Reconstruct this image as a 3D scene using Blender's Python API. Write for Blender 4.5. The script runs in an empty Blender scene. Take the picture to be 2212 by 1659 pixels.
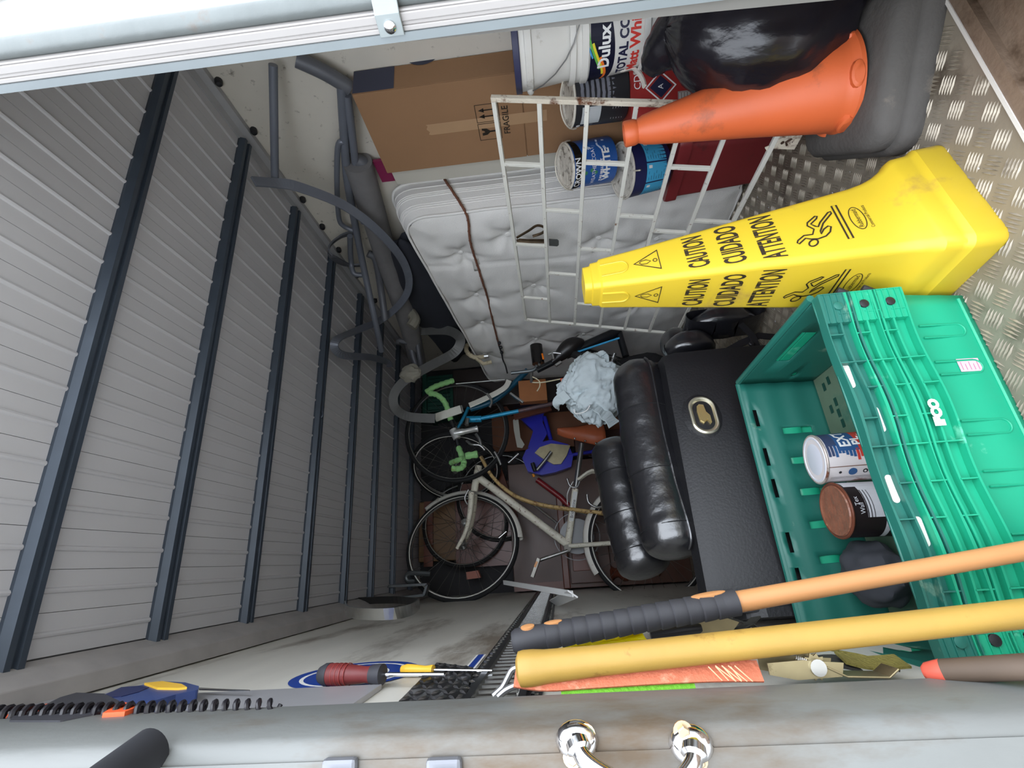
import bpy, bmesh, math, random
from mathutils import Vector as V, Matrix, noise
random.seed(7)
SC = bpy.context.scene
COL = SC.collection
# ---------------------------------------------------------------- camera (a phone held on its side: the picture is turned a quarter)
FPX = 1037.0
RW = ((-0.05919644, -0.93517998, 0.34919075), (0.09552321, 0.34289226, 0.93450533), (-0.99366549, 0.08867521, 0.06903339))
CZ = 0.78
cam = bpy.data.cameras.new('camera'); camo = bpy.data.objects.new('camera', cam); COL.objects.link(camo)
cam.sensor_fit = 'HORIZONTAL'; cam.sensor_width = 36.0; cam.lens = 36.0 * FPX / 2212.0
cam.clip_start = 0.01; cam.clip_end = 200
mw = Matrix.Identity(4)
for i in range(3):
    mw[i][0] = RW[i][0]; mw[i][1] = -RW[i][1]; mw[i][2] = -RW[i][2]
mw[2][3] = CZ
camo.matrix_world = mw
SC.camera = camo
# ---------------------------------------------------------------- overcast sky, soft sun, exposure
w = bpy.data.worlds.new('sky'); SC.world = w; w.use_nodes = True
nt = w.node_tree; nt.nodes.clear()
out = nt.nodes.new('ShaderNodeOutputWorld'); bg = nt.nodes.new('ShaderNodeBackground')
tc = nt.nodes.new('ShaderNodeTexCoord'); sx = nt.nodes.new('ShaderNodeSeparateXYZ'); rp = nt.nodes.new('ShaderNodeValToRGB')
nt.links.new(tc.outputs['Generated'], sx.inputs[0]); nt.links.new(sx.outputs['Z'], rp.inputs[0])
rp.color_ramp.elements[0].position = 0.0; rp.color_ramp.elements[0].color = (0.80, 0.87, 0.97, 1)
rp.color_ramp.elements[1].position = 1.0; rp.color_ramp.elements[1].color = (0.92, 0.97, 1.05, 1)
nt.links.new(rp.outputs[0], bg.inputs[0]); bg.inputs[1].default_value = 3.1
nt.links.new(bg.outputs[0], out.inputs[0])
SC.view_settings.view_transform = 'Standard'; SC.view_settings.look = 'None'
SC.view_settings.exposure = 0.98; SC.view_settings.gamma = 1.0
try: SC.view_settings.use_curve_mapping = False
except Exception: pass
try: SC.cycles.max_bounces = 10; SC.cycles.diffuse_bounces = 8
except Exception: pass
# ---------------------------------------------------------------- helpers
def P(px, py, x=None, y=None, z=None):
    """the point of the place seen at a pixel of the photograph, at a known plane of the trailer (x, y or height z)"""
    a, b = px - 1106.0, py - 829.5
    r = [RW[i][0] * a + RW[i][1] * b + RW[i][2] * FPX for i in range(3)]
    k = x / r[0] if x is not None else y / r[1] if y is not None else (z - CZ) / r[2]
    return V((r[0] * k, r[1] * k, r[2] * k + CZ))
def PP(pts, **kw): return [P(a, b, **kw) for a, b in pts]
def lin(c): return tuple(((v / 255) / 12.92 if v / 255 <= .04045 else ((v / 255 + .055) / 1.055) ** 2.4) for v in c) + (1,)
MATS = {}
def mat(name, col, rough=.5, metal=0., var=.0, vs=8., dirt=None, damt=.0, ds=6., bump=0., bs=60., stretch=(1, 1, 1), spec=.5, coat=0., trans=0., alpha=1., sss=0.):
    if name in MATS: return MATS[name]
    m = bpy.data.materials.new(name); m.use_nodes = True; MATS[name] = m
    n = m.node_tree; b = n.nodes['Principled BSDF']
    b.inputs['Roughness'].default_value = rough; b.inputs['Metallic'].default_value = metal
    b.inputs['Specular IOR Level'].default_value = spec
    if coat: b.inputs['Coat Weight'].default_value = coat; b.inputs['Coat Roughness'].default_value = .15
    if trans: b.inputs['Transmission Weight'].default_value = trans
    c = lin(col); b.inputs['Base Color'].default_value = c
    if var or damt or bump:
        g = n.nodes.new('ShaderNodeNewGeometry'); mp = n.nodes.new('ShaderNodeMapping'); mp.inputs['Scale'].default_value = stretch
        n.links.new(g.outputs['Position'], mp.inputs[0])
        cur = None
        if var:
            t = n.nodes.new('ShaderNodeTexNoise'); t.inputs['Scale'].default_value = vs; t.inputs['Detail'].default_value = 5
            n.links.new(mp.outputs[0], t.inputs['Vector'])
            mr = n.nodes.new('ShaderNodeMapRange'); mr.inputs[1].default_value = .25; mr.inputs[2].default_value = .75
            mr.inputs[3].default_value = 1 - var; mr.inputs[4].default_value = 1 + var
            n.links.new(t.outputs[0], mr.inputs[0])
            mx = n.nodes.new('ShaderNodeMix'); mx.data_type = 'RGBA'; mx.blend_type = 'MULTIPLY'; mx.inputs['Factor'].default_value = 1
            mx.inputs['A'].default_value = c; n.links.new(mr.outputs[0], mx.inputs['B']); cur = mx.outputs['Result']
        if damt:
            t = n.nodes.new('ShaderNodeTexNoise'); t.inputs['Scale'].default_value = ds; t.inputs['Detail'].default_value = 8; t.inputs['Roughness'].default_value = .65
            n.links.new(mp.outputs[0], t.inputs['Vector'])
            mr = n.nodes.new('ShaderNodeMapRange'); mr.inputs[1].default_value = .66 - .3 * damt; mr.inputs[2].default_value = .76 - .25 * damt
            n.links.new(t.outputs[0], mr.inputs[0])
            mx = n.nodes.new('ShaderNodeMix'); mx.data_type = 'RGBA'
            n.links.new(mr.outputs[0], mx.inputs['Factor'])
            if cur: n.links.new(cur, mx.inputs['A'])
            else: mx.inputs['A'].default_value = c
            mx.inputs['B'].default_value = lin(dirt or (60, 45, 30)); cur = mx.outputs['Result']
        if cur: n.links.new(cur, b.inputs['Base Color'])
        if bump:
            t = n.nodes.new('ShaderNodeTexNoise'); t.inputs['Scale'].default_value = bs; t.inputs['Detail'].default_value = 4
            n.links.new(mp.outputs[0], t.inputs['Vector'])
            bp = n.nodes.new('ShaderNodeBump'); bp.inputs['Strength'].default_value = bump; bp.inputs['Distance'].default_value = .01
            n.links.new(t.outputs[0], bp.inputs['Height']); n.links.new(bp.outputs[0], b.inputs['Normal'])
    return m
def smooth(pts, n=6, closed=False):
    pts = [V(p) for p in pts]; N = len(pts); o = []
    for i in range(N if closed else N - 1):
        if closed: p0, p1, p2, p3 = pts[i - 1], pts[i], pts[(i + 1) % N], pts[(i + 2) % N]
        else: p0, p1, p2, p3 = pts[max(i - 1, 0)], pts[i], pts[i + 1], pts[min(i + 2, N - 1)]
        for k in range(n):
            t = k / n
            o.append(.5 * ((2 * p1) + (p2 - p0) * t + (2 * p0 - 5 * p1 + 4 * p2 - p3) * t * t + (3 * p1 - p0 - 3 * p2 + p3) * t ** 3))
    if not closed: o.append(pts[-1])
    return o
def frame(d, up=None):
    d = V(d).normalized(); u = V(up) if up is not None else (V((0, 0, 1)) if abs(d.z) < .9 else V((1, 0, 0)))
    a = u.cross(d)
    if a.length < 1e-6: a = V((1, 0, 0)).cross(d)
    a.normalize(); return a, d.cross(a).normalized(), d
class G:
    def __init__(s): s.v = []; s.f = []; s.m = []; s.s = []
    def add(s, vs, fs, m=0, sm=False):
        o = len(s.v); s.v += [V(p) for p in vs]
        for f in fs: s.f.append([i + o for i in f]); s.m.append(m); s.s.append(sm)
        return s
    def hexa(s, c, m=0): return s.add(c, [(0, 3, 2, 1), (4, 5, 6, 7), (0, 1, 5, 4), (1, 2, 6, 5), (2, 3, 7, 6), (3, 0, 4, 7)], m)
    def box(s, c, h, ax=None, m=0):
        c = V(c); X, Y, Z = [V(a) for a in ax] if ax else (V((1, 0, 0)), V((0, 1, 0)), V((0, 0, 1)))
        X, Y, Z = X * h[0], Y * h[1], Z * h[2]
        return s.hexa([c - X - Y - Z, c + X - Y - Z, c + X + Y - Z, c - X + Y - Z, c - X - Y + Z, c + X - Y + Z, c + X + Y + Z, c - X + Y + Z], m)
    def b2(s, a, b, m=0):
        a, b = V(a), V(b); return s.box((a + b) / 2, [abs(v) / 2 for v in (b - a)], None, m)
    def loft(s, rings, m=0, sm=True, cap=True, closed=False):
        n = len(rings[0]); vs = [p for r in rings for p in r]; fs = []
        R = len(rings)
        for i in range(R if closed else R - 1):
            j = (i + 1) % R
            for k in range(n): fs.append((i * n + k, i * n + (k + 1) % n, j * n + (k + 1) % n, j * n + k))
        s.add(vs, fs, m, sm)
        if cap and not closed:
            s.add(rings[0], [tuple(reversed(range(n)))], m, False); s.add(rings[-1], [tuple(range(n))], m, False)
        return s
    def tube(s, pts, r, n=8, m=0, closed=False, cap=True, sm=True, up=None, sq=False):
        pts = [V(p) for p in pts]; N = len(pts); rs = r if isinstance(r, (list, tuple)) else [r] * N
        rings = []; a = None
        for i in range(N):
            d = (pts[(i + 1) % N] - pts[i - 1]) if closed else (pts[min(i + 1, N - 1)] - pts[max(i - 1, 0)])
            if d.length < 1e-9: d = V((0, 0, 1))
            d.normalize()
            if a is None: a, b, _ = frame(d, up)
            else:
                a = a - d * a.dot(d)
                if a.length < 1e-6: a, b, _ = frame(d)
                a.normalize(); b = d.cross(a)
            if sq: rings.append([pts[i] + a * rs[i] * x + b * rs[i] * y for x, y in ((-1, -1), (1, -1), (1, 1), (-1, 1))])
            else: rings.append([pts[i] + (a * math.cos(2 * math.pi * k / n) + b * math.sin(2 * math.pi * k / n)) * rs[i] for k in range(n)])
        return s.loft(rings, m, sm and not sq, cap, closed)
    def strip(s, pts, wd, w, t, m=0, closed=False, sm=False):
        """flat bar: width w along wd (vector or list), thickness t"""
        pts = [V(p) for p in pts]; N = len(pts); rings = []
        for i in range(N):
            d = (pts[(i + 1) % N] - pts[i - 1]) if closed else (pts[min(i + 1, N - 1)] - pts[max(i - 1, 0)])
            d.normalize(); a = V(wd[i]) if isinstance(wd, list) else V(wd)
            a = (a - d * a.dot(d)).normalized(); b = d.cross(a)
            rings.append([pts[i] + a * x * w / 2 + b * y * t / 2 for x, y in ((-1, -1), (1, -1), (1, 1), (-1, 1))])
        return s.loft(rings, m, sm, True, closed)
    def lathe(s, prof, o, ax=(0, 0, 1), n=32, m=0, up=None, sm=True, cap=True):
        a, b, d = frame(ax, up); o = V(o)
        rings = [[o + d * z + (a * math.cos(2 * math.pi * k / n) + b * math.sin(2 * math.pi * k / n)) * max(r, 1e-4) for k in range(n)] for r, z in prof]
        return s.loft(rings, m, sm, cap)
    def prism(s, poly, o, u, v, d, m=0):
        o, u, v = V(o), V(u), V(v); nn = u.cross(v).normalized() * d
        A = [o + u * x + v * y for x, y in poly]; B = [p - nn for p in A]; n = len(A)
        s.add(A, [tuple(range(n))], m); s.add(B, [tuple(reversed(range(n)))], m)
        return s.add(A + B, [(i, n + i, n + (i + 1) % n, (i + 1) % n) for i in range(n)], m)
    def grid(s, nu, nv, f, m=0, sm=True):
        vs = [f(i / nu, j / nv) for i in range(nu + 1) for j in range(nv + 1)]
        return s.add(vs, [(i * (nv + 1) + j, (i + 1) * (nv + 1) + j, (i + 1) * (nv + 1) + j + 1, i * (nv + 1) + j + 1) for i in range(nu) for j in range(nv)], m, sm)
    def ball(s, c, r, n=12, m=0, f=None):
        c = V(c); R = r if isinstance(r, (list, tuple)) else (r, r, r)
        def g(u, v):
            th, ph = u * 2 * math.pi, v * math.pi
            d = V((math.cos(th) * math.sin(ph), math.sin(th) * math.sin(ph), math.cos(ph)))
            k = f(d) if f else 1
            return c + V((d.x * R[0], d.y * R[1], d.z * R[2])) * k
        return s.grid(2 * n, n, g, m, True)
def settle(o, label=None, cat=None, group=None, kind=None):
    for k, v in (('label', label), ('category', cat), ('group', group), ('kind', kind)):
        if v: o[k] = v
    return o
def obj(name, g, m, parent=None, label=None, cat=None, group=None, kind=None, bevel=0, ang=35, solid=0, sub=0, weld=False):
    me = bpy.data.meshes.new(name)
    vs = g.v
    base = None
    if parent is None:
        xs = [p.x for p in vs]; ys = [p.y for p in vs]; zs = [p.z for p in vs]
        base = V(((min(xs) + max(xs)) / 2, (min(ys) + max(ys)) / 2, min(zs))); vs = [p - base for p in vs]
    me.from_pydata([tuple(p) for p in vs], [], g.f)
    for x in (m if isinstance(m, (list, tuple)) else [m]): me.materials.append(x)
    me.polygons.foreach_set('material_index', g.m); me.polygons.foreach_set('use_smooth', g.s)
    me.update()
    if weld or any(g.s):
        bm = bmesh.new(); bm.from_mesh(me); bmesh.ops.remove_doubles(bm, verts=bm.verts, dist=2e-5)
        bmesh.ops.recalc_face_normals(bm, faces=bm.faces)
        bm.to_mesh(me); bm.free()
        me.set_sharp_from_angle(angle=math.radians(ang))
    o = bpy.data.objects.new(name, me); COL.objects.link(o)
    if base is not None: o.location = base
    if parent is not None:
        o.parent = parent
        if parent.parent is None: o.matrix_parent_inverse = Matrix.Translation(-parent.location)
    if bevel:
        b = o.modifiers.new('b', 'BEVEL'); b.width = bevel; b.segments = 2; b.limit_method = 'ANGLE'; b.angle_limit = math.radians(40)
    if solid:
        b = o.modifiers.new('s', 'SOLIDIFY'); b.thickness = solid; b.offset = 0
    if sub:
        b = o.modifiers.new('u', 'SUBSURF'); b.levels = sub; b.render_levels = sub
    return settle(o, label, cat, group, kind)
def thing(name, loc, label=None, cat=None, group=None, kind=None):
    o = bpy.data.objects.new(name, None); o.empty_display_size = .05; COL.objects.link(o); o.location = V(loc)
    return settle(o, label, cat, group, kind)
def text_mesh(s, size, sxx=1., spacing=1., cut=None, bold=0.):
    cu = bpy.data.curves.new('lettering', 'FONT'); cu.body = s; cu.size = size; cu.align_x = 'CENTER'; cu.align_y = 'CENTER'
    cu.space_character = spacing; cu.resolution_u = 3; cu.offset = bold
    o = bpy.data.objects.new('lettering', cu); COL.objects.link(o)
    dg = bpy.context.evaluated_depsgraph_get(); me = bpy.data.meshes.new_from_object(o.evaluated_get(dg))
    bpy.data.objects.remove(o); bpy.data.curves.remove(cu)
    bm = bmesh.new(); bm.from_mesh(me); bpy.data.meshes.remove(me)
    bmesh.ops.triangulate(bm, faces=bm.faces)
    for v in bm.verts: v.co.x *= sxx
    if cut:
        for _ in range(4):
            es = [e for e in bm.edges if abs(e.verts[0].co.x - e.verts[1].co.x) > cut]
            if not es: break
            bmesh.ops.subdivide_edges(bm, edges=es, cuts=1)
    bm.verts.index_update()
    r = ([v.co.copy() for v in bm.verts], [[v.index for v in f.verts] for f in bm.faces]); bm.free()
    return r
def letter(g, s, size, mp, sxx=1., at=(0, 0), m=0, cut=None, rot=0, bold=0., spacing=1.):
    """flat lettering laid on a surface by mp(u, v) -> point"""
    vs, fs = text_mesh(s, size, sxx, spacing, cut, bold)
    c, sn = math.cos(rot), math.sin(rot)
    g.add([mp(at[0] + p.x * c - p.y * sn, at[1] + p.x * sn + p.y * c) for p in vs], fs, m)
def stroke(g, pts, wdt, mp, m=0, closed=False):
    """a printed line of a given width on a surface"""
    n = len(pts); vs = []; fs = []
    for i in range(n):
        a = pts[i - 1] if (i > 0 or closed) else pts[i]; b = pts[(i + 1) % n] if (i < n - 1 or closed) else pts[i]
        dx, dy = b[0] - a[0], b[1] - a[1]; L = math.hypot(dx, dy) or 1
        nx, ny = -dy / L * wdt / 2, dx / L * wdt / 2
        vs += [mp(pts[i][0] + nx, pts[i][1] + ny), mp(pts[i][0] - nx, pts[i][1] - ny)]
    for i in range(n if closed else n - 1):
        j = (i + 1) % n; fs.append((2 * i, 2 * i + 1, 2 * j + 1, 2 * j))
    g.add(vs, fs, m)
def patch(g, u0, v0, u1, v1, mp, m=0, nu=1, nv=1): g.grid(nu, nv, lambda a, b: mp(u0 + (u1 - u0) * a, v0 + (v1 - v0) * b), m, False)
def planar(o, u, v, off=.0006):
    o, u, v = V(o), V(u).normalized(), V(v).normalized(); n = u.cross(v).normalized() * off
    return lambda a, b: o + u * a + v * b + n
def cyl(o, r, ax=(0, 0, 1), face=(0, -1, 0), taper=0., off=.0006):
    """print coordinates on an upright tin: a = arc length around from the facing direction, b = height"""
    o = V(o); d = V(ax).normalized(); f = V(face); f = (f - d * f.dot(d)).normalized(); e = d.cross(f)
    def mp(a, b):
        t = a / r; rr = r + taper * b + off
        return o + d * b + (f * math.cos(t) + e * math.sin(t)) * rr
    return mp
def circ(r, n=24, c=(0, 0), a0=0., a1=2 * math.pi, ry=None):
    ry = ry or r; full = abs(a1 - a0 - 2 * math.pi) < 1e-6
    return [(c[0] + r * math.cos(a0 + (a1 - a0) * i / (n if full else n - 1)), c[1] + ry * math.sin(a0 + (a1 - a0) * i / (n if full else n - 1))) for i in range(n)]
def blob(c, R, n, f): return G().ball(c, R, n, 0, f)
def rrect(hx, hy, r, n=5):
    o = []
    for cx, cy, a in ((1, 1, 0), (-1, 1, 90), (-1, -1, 180), (1, -1, 270)):
        for k in range(n + 1):
            t = math.radians(a + 90 * k / n); o.append((cx * (hx - r) + r * math.cos(t), cy * (hy - r) + r * math.sin(t)))
    return o
# ---------------------------------------------------------------- shared materials
BLACK = mat('black plastic', (28, 28, 32), .45)
STEEL = mat('bright steel', (190, 190, 188), .25, 1., .1, 30)
CHROME = mat('chrome', (225, 225, 228), .08, 1.)
GALV = mat('galvanised steel', (113, 115, 113), .5, .25, .10, 9, (92, 78, 62), .30, 3.2, .06, 90, (1, 1, .35))
DARKSTEEL = mat('dark painted steel', (66, 75, 87), .4, .3, .1, 20)
RUBBER = mat('black rubber', (30, 31, 36), .7, 0, .15, 30)
TYRE = mat('tyre rubber', (26, 26, 28), .75, 0, .2, 40)
RUST = mat('rust', (96, 56, 30), .9, 0, .3, 60)
INK = mat('black ink', (34, 26, 16), .6)
WHITEINK = mat('white ink', (232, 232, 230), .6)
# ================================================================ THE SETTING: a box trailer
XL, XR, YB, ZC, YF = -.175, 1.42, 3.36, 1.72, .64
g = G().b2((-30, -30, -.47), (30, 40, -.45))  # unseen ground, added and kept pale to bounce light into the trailer
obj('floor_outside', g, mat('pale bounce', (158, 156, 150), .9, 0, .2, 2), label='pale bounce ground added unseen outside the trailer', kind='structure')
# ---- floor: chequer plate
fl = obj('floor', G().b2((XL - .03, YF, -.03), (XR + .03, YB, 0)), mat('dull aluminium floor', (137, 128, 114), .5, .25, .14, 7, (84, 74, 62), .42, 4.5, .05, 120), kind='structure')
g = G(); c = .0385; q = math.sqrt(.5); rnd = random.Random(3)
def lozenge(g, x, y, dx, dy, l, wd, h):
    px, py = -dy * wd, dx * wd
    g.add([(x - dx * l, y - dy * l, 0), (x + px, y + py, 0), (x + dx * l, y + dy * l, 0), (x - px, y - py, 0), (x - dx * l * .55, y - dy * l * .55, h), (x + dx * l * .55, y + dy * l * .55, h)],
          [(0, 4, 1), (4, 5, 1), (5, 2, 1), (2, 5, 3), (5, 4, 3), (4, 0, 3)], 0)
ca, sa = math.cos(math.radians(38)), math.sin(math.radians(38))
for i in range(-60, 80):
    for j in range(-60, 90):
        u, v = i * c, j * c; x, y = u * ca - v * sa + .3, u * sa + v * ca
        if not (XL + .02 < x < XR - .02 and YF + .02 < y < 2.2): continue
        if x < .15 and y < 1.2: continue
        e = (i + j) % 2
        dx, dy = (ca, sa) if e else (-sa, ca)
        for k in range(-2, 3):
            o = k * .0066; lozenge(g, x - dy * o, y + dx * o, dx, dy, .0162, .0024, .0021)
obj('tread_pattern', g, mat('worn tread ridges', (156, 147, 132), .4, .35, .2, 30, (90, 78, 62), .3, 10), fl, kind='stuff')
# sill at the opening
g = G().b2((XL - .05, .30, -.05), (XR + .05, .625, -.012)); g.b2((XL - .05, .618, -.05), (XR + .05, .646, .004))
sl = obj('trim_1', g, mat('dirty sill steel', (122, 104, 88), .6, .3, .25, 14, (70, 52, 36), .5, 7, .15, 80), kind='structure')
obj('worn_edge', G().b2((.4, .640, .0041), (XR + .03, .646, .0062)), mat('worn bright edge', (196, 192, 186), .5), sl, label='bright worn metal edge')
obj('ridge', G().b2((.5, .50, -.012), (XR, .52, -.006)), mat('bare dented metal', (170, 158, 150), .35, .8, .3, 60), sl)
# ---- ceiling: roof planks between dark roof bows
ce = obj('ceiling', G().b2((XL - .03, .47, ZC + .012), (XR + .03, YB + .03, ZC + .04)), mat('roof skin', (150, 150, 152), .6), kind='structure')
WPL = mat('white roof plank', (190, 189, 192), .45, 0, .03, 6)
p = .0741; n = int((XR + .11) / p) + 1; mesh0 = None
for i in range(n):
    x0 = -.108 + i * p
    if mesh0 is None:
        g = G().b2((x0, .47, ZC), (x0 + p - .001, YB, ZC + .012))
        prof = [(-.0055, 0), (-.0035, -.0035), (0, -.005), (.0035, -.0035), (.0055, 0)]
        g.loft([[V((x0 + p / 2 + a, yy, ZC + b)) for a, b in prof] for yy in (.47, YB)], 0, True, True)
        first = obj('ceiling_plank', g, WPL, ce); mesh0 = first
    else:
        o = first.copy(); COL.objects.link(o); o.parent = ce; o.matrix_parent_inverse = first.matrix_parent_inverse.copy(); o.location = V((i * p, 0, 0))
for k, yb in enumerate((.828, 1.145, 1.475, 1.80, 2.14, 2.45, 2.77, 3.10)):
    pr = [(-.024, .0), (-.024, -.007), (-.017, -.022), (-.006, -.022), (-.004, -.015), (.004, -.015), (.006, -.022), (.017, -.022), (.024, -.007), (.024, 0)]
    g = G().loft([[V((xx, yb + a, ZC + b)) for a, b in pr] for xx in (-.13, 1.375)], 0, False)
    obj('roof_bow', g, DARKSTEEL, ce)
    g = G()
    for d in (-.014, .014): g.lathe([(.006, 0), (.006, .003), (.003, .005)], (-.137, yb + d, ZC - .048), (1, 0, -.3), 8)
    if k < 5: obj('rivet', g, DARKSTEEL, ce)
# ---- coves
g = G().loft([[V((x, y, z)) for x, z in ((-.110, ZC), (-.1225, ZC - .035), (-.140, ZC - .068), (-.172, ZC - .075), (-.172, ZC))] for y in (.47, YB)], 0, False)
obj('trim_2', g, mat('grey cove strip', (172, 168, 166), .55, .2, .12, 14), kind='structure', bevel=.002)
g = G().loft([[V((x, y, z)) for x, z in ((1.372, ZC), (1.372, ZC - .006), (1.39, ZC - .012), (1.40, ZC - .03), (1.418, ZC - .03), (1.418, ZC))] for y in (.47, YB)], 0, False)
co = obj('trim_3', g, mat('pale cove strip', (168, 168, 170), .5, .2, .08, 14), kind='structure')
for px, py in ((455, 185), (535, 290), (645, 437), (690, 495), (722, 545), (760, 600), (790, 655)):
    c0 = P(px, py, x=1.40)
    obj('cove_bolt', G().lathe([(.011, -.012), (.011, .004), (.008, .009), (0.001, .011)], (1.408, c0.y, 1.678), (-1, 0, -.25), 12), BLACK, co, label='black domed bolt')
# ---- walls
WL = obj('wall_left', G().b2((XL - .03, .62, -.03), (XL, YB + .03, ZC + .04)), mat('scuffed grey wall sheet', (206, 203, 194), .45, 0, .10, 5, (128, 118, 106), .30, 2.2, .03, 60, (1, .4, 1.6)), kind='structure')
obj('wall_right', G().b2((XR, .62, -.03), (XR + .03, YB + .03, ZC + .04)), mat('speckled beige ply', (208, 202, 190), .6, 0, .05, 8, (120, 112, 102), .16, 26), kind='structure')
obj('wall_back', G().b2((XL, YB, -.03), (XR, YB + .03, ZC + .04)), mat('dark bulkhead', (46, 45, 48), .7, 0, .2, 5), kind='structure')
# load track on the left wall: slotted black steel rail
g = G(); z0, z1 = .822, .945; X = XL
g.b2((X, .66, z0), (X + .004, 3.2, z0 + .022)); g.b2((X, .66, z1 - .022), (X + .004, 3.2, z1))
g.b2((X, .66, z0 + .02), (X + .012, 3.2, z0 + .030)); g.b2((X, .66, z1 - .030), (X + .012, 3.2, z1 - .02))
tr = obj('load_track', g, mat('track steel', (58, 60, 64), .35, .7, .2, 30), WL, label='black slotted steel cargo track')
g = G()
for i in range(84):
    y = .68 + i * .030
    g.b2((X + .006, y, z0 + .034), (X + .011, y + .012, z1 - .034))
obj('track_bar', g, STEEL, tr, kind='stuff')
g = G(); rnd = random.Random(5)
for i in range(60):
    y = .68 + i * .042
    for z in (z0 + .010, z1 - .010): g.lathe([(.006, 0), (.006, .003), (.003, .005)], (X + .004, y, z), (1, 0, 0), 6)
obj('track_rivet', g, STEEL, tr, kind='stuff')
# round blue sticker
mp = planar((XL, .985, 1.175), (0, 1, 0), (0, 0, 1), .0012)
g = G(); B, Wm = mat('sticker blue', (22, 62, 150), .4), WHITEINK
for r0, r1, m in ((0, .052, 0), (.052, .060, 1), (.060, .090, 0), (.090, .097, 1), (.097, .115, 0)):
    A = [circ(max(r0, .0005), 40), circ(r1, 40)]
    g.loft([[mp(*q) for q in A[0]], [mp(*q) for q in A[1]]], m, False, False)
obj('round_sticker', g, [B, Wm], WL, label='round blue and white sticker')
sc_ = P(1022, 1437, x=XL); mp2 = planar((XL, sc_.y, sc_.z), (0, 1, 0), (0, 0, 1), .0014)
g = G(); patch(g, -.12, -.010, .10, .010, mp2, 0); patch(g, -.12, -.006, .10, .006, lambda a, b: mp2(a, b) + V((.0004, 0, 0)), 1)
obj('blue_stripe', g, [WHITEINK, B], WL, label='white strip with a blue line')
# grey steel strip up the wall beside the post, black tread plate below it
st = P(300, 1492, x=XL + .006); 
obj('edge_strip', G().b2((XL, .62, 1.08), (XL + .008, P(600, 1488, x=XL + .008).y, 1.70)), mat('grey steel strip', (168, 168, 172), .4, .3, .08, 10, (120, 116, 112), .2, 6), WL, bevel=.001)
q = [P(858, 1518, x=XL + .008), P(1004, 1512, x=XL + .008), P(1022, 1441, x=XL + .008), P(944, 1431, x=XL + .008)]
g = G().hexa([V((XL, p_.y, p_.z)) for p_ in q] + q)
tp = obj('tread_plate', g, mat('black tread plate', (44, 44, 46), .35, .5, .2, 20, (110, 98, 84), .2, 12), WL, label='piece of black tread plate')
g = G()
for i in range(8):
    for j in range(7):
        e = (i + j) % 2; u, v = (i + .5) / 8, (j + .5) / 7
        o = (q[0] * (1 - u) + q[3] * u) * (1 - v) + (q[1] * (1 - u) + q[2] * u) * v
        d = V((0, .8, .6 if e else -.6)); n_ = V((0, -d.z, d.y))
        g.add([o - d * .011, o + n_ * .0022, o + d * .011, o - n_ * .0022, o - d * .005 + V((.0028, 0, 0)), o + d * .005 + V((.0028, 0, 0))], [(0, 1, 4), (1, 5, 4), (1, 2, 5), (2, 3, 5), (3, 4, 5), (3, 0, 4)])
obj('tread_pattern', g, mat('worn tread black', (90, 90, 92), .3, .7), tp, kind='stuff')
g = G(); rnd = random.Random(9); mpw = lambda a, b: V((XL + .0009, -a, b))
for i in range(26):
    y, z = rnd.uniform(1.0, 1.7), rnd.uniform(.98, 1.18); l = rnd.uniform(.01, .05); a = rnd.gauss(1.2, .35)
    stroke(g, [(-y, z), (-y + l * math.cos(a) * .6, z + l * math.sin(a) * .6), (-y + l * math.cos(a + .2), z + l * math.sin(a + .2))], rnd.uniform(.0008, .0035), mpw)
obj('scratch_marks', g, mat('bare scratch', (215, 215, 212), .5), WL, kind='stuff')
# ---- left rear post with grab handle
XI = -.148
prof = [(-.75, .70), (-.75, .575), (XI - .03, .575)] + [(XI - .03 + .022 * math.sin(t), .597 - .022 * math.cos(t)) for t in [math.radians(a) for a in (15, 30, 45, 60, 75)]] + [(XI - .004, .60), (XI, .63), (XI, .66), (XI - .03, .66), (XI - .03, .70)]
g = G().loft([[V((x, y, z)) for x, y in prof] for z in (-.2, ZC + .12)], 0, True)
po = obj('trim_4', g, GALV, kind='structure', ang=50)
obj('press_line', G().b2((-.75, .5735, .2), (-.1785, .5755, 1.6)), GALV, po)
rm = mat('brown road stain', (140, 118, 92), .7, 0, .2, 20)
ht = None
def foot(px, py):
    c0 = P(px, py, y=.575); g = G()
    g.loft([[V((c0.x + a * k, .575 - d, c0.z + b * k)) for a, b in circ(.017, 20, ry=.021)] for k, d in ((1, 0), (1, .004), (.85, .009), (.55, .013))], 0, True)
    return c0, g
c1, g1 = foot(1246, 1597); c2, g2 = foot(1492, 1607)
hb = obj('grab_handle', G().tube(smooth([c1 + V((0, -.010, 0)), c1 + V((-.010, -.022, -.006)), c1 + V((-.020, -.034, -.026)), (c1 + c2) / 2 + V((-.026, -.043, 0)), c2 + V((-.020, -.034, .026)), c2 + V((-.010, -.022, .006)), c2 + V((0, -.010, 0))], 6), [.012] * 4 + [.0085] * 29 + [.012] * 4, 14), CHROME, po, label='chrome grab handle')
for c0, gg in ((c1, g1), (c2, g2)):
    obj('handle_foot', gg, CHROME, hb)
for px, py in ((1266, 1590), (1237, 1640), (1478, 1584), (1510, 1646)):
    c0 = P(px, py, y=.565); g = G().lathe([(.0095, 0), (.0095, .0018)], c0 + V((0, .006, 0)), (0, -1, 0), 16).lathe([(.006, 0), (.006, .006), (.005, .0068)], c0 + V((0, .005, 0)), (0, -1, 0), 6, sm=False)
    obj('handle_bolt', g, mat('yellowed bolt', (196, 176, 146), .3, .9), hb)
c0 = P(322, 1622, y=.575)
obj('rubber_buffer', G().lathe([(.022, -.002), (.0225, .05), (.0225, .22), (.021, .225)], c0, (-.28, -1, .05), 28), RUBBER, po, label='black rubber door buffer')
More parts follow.
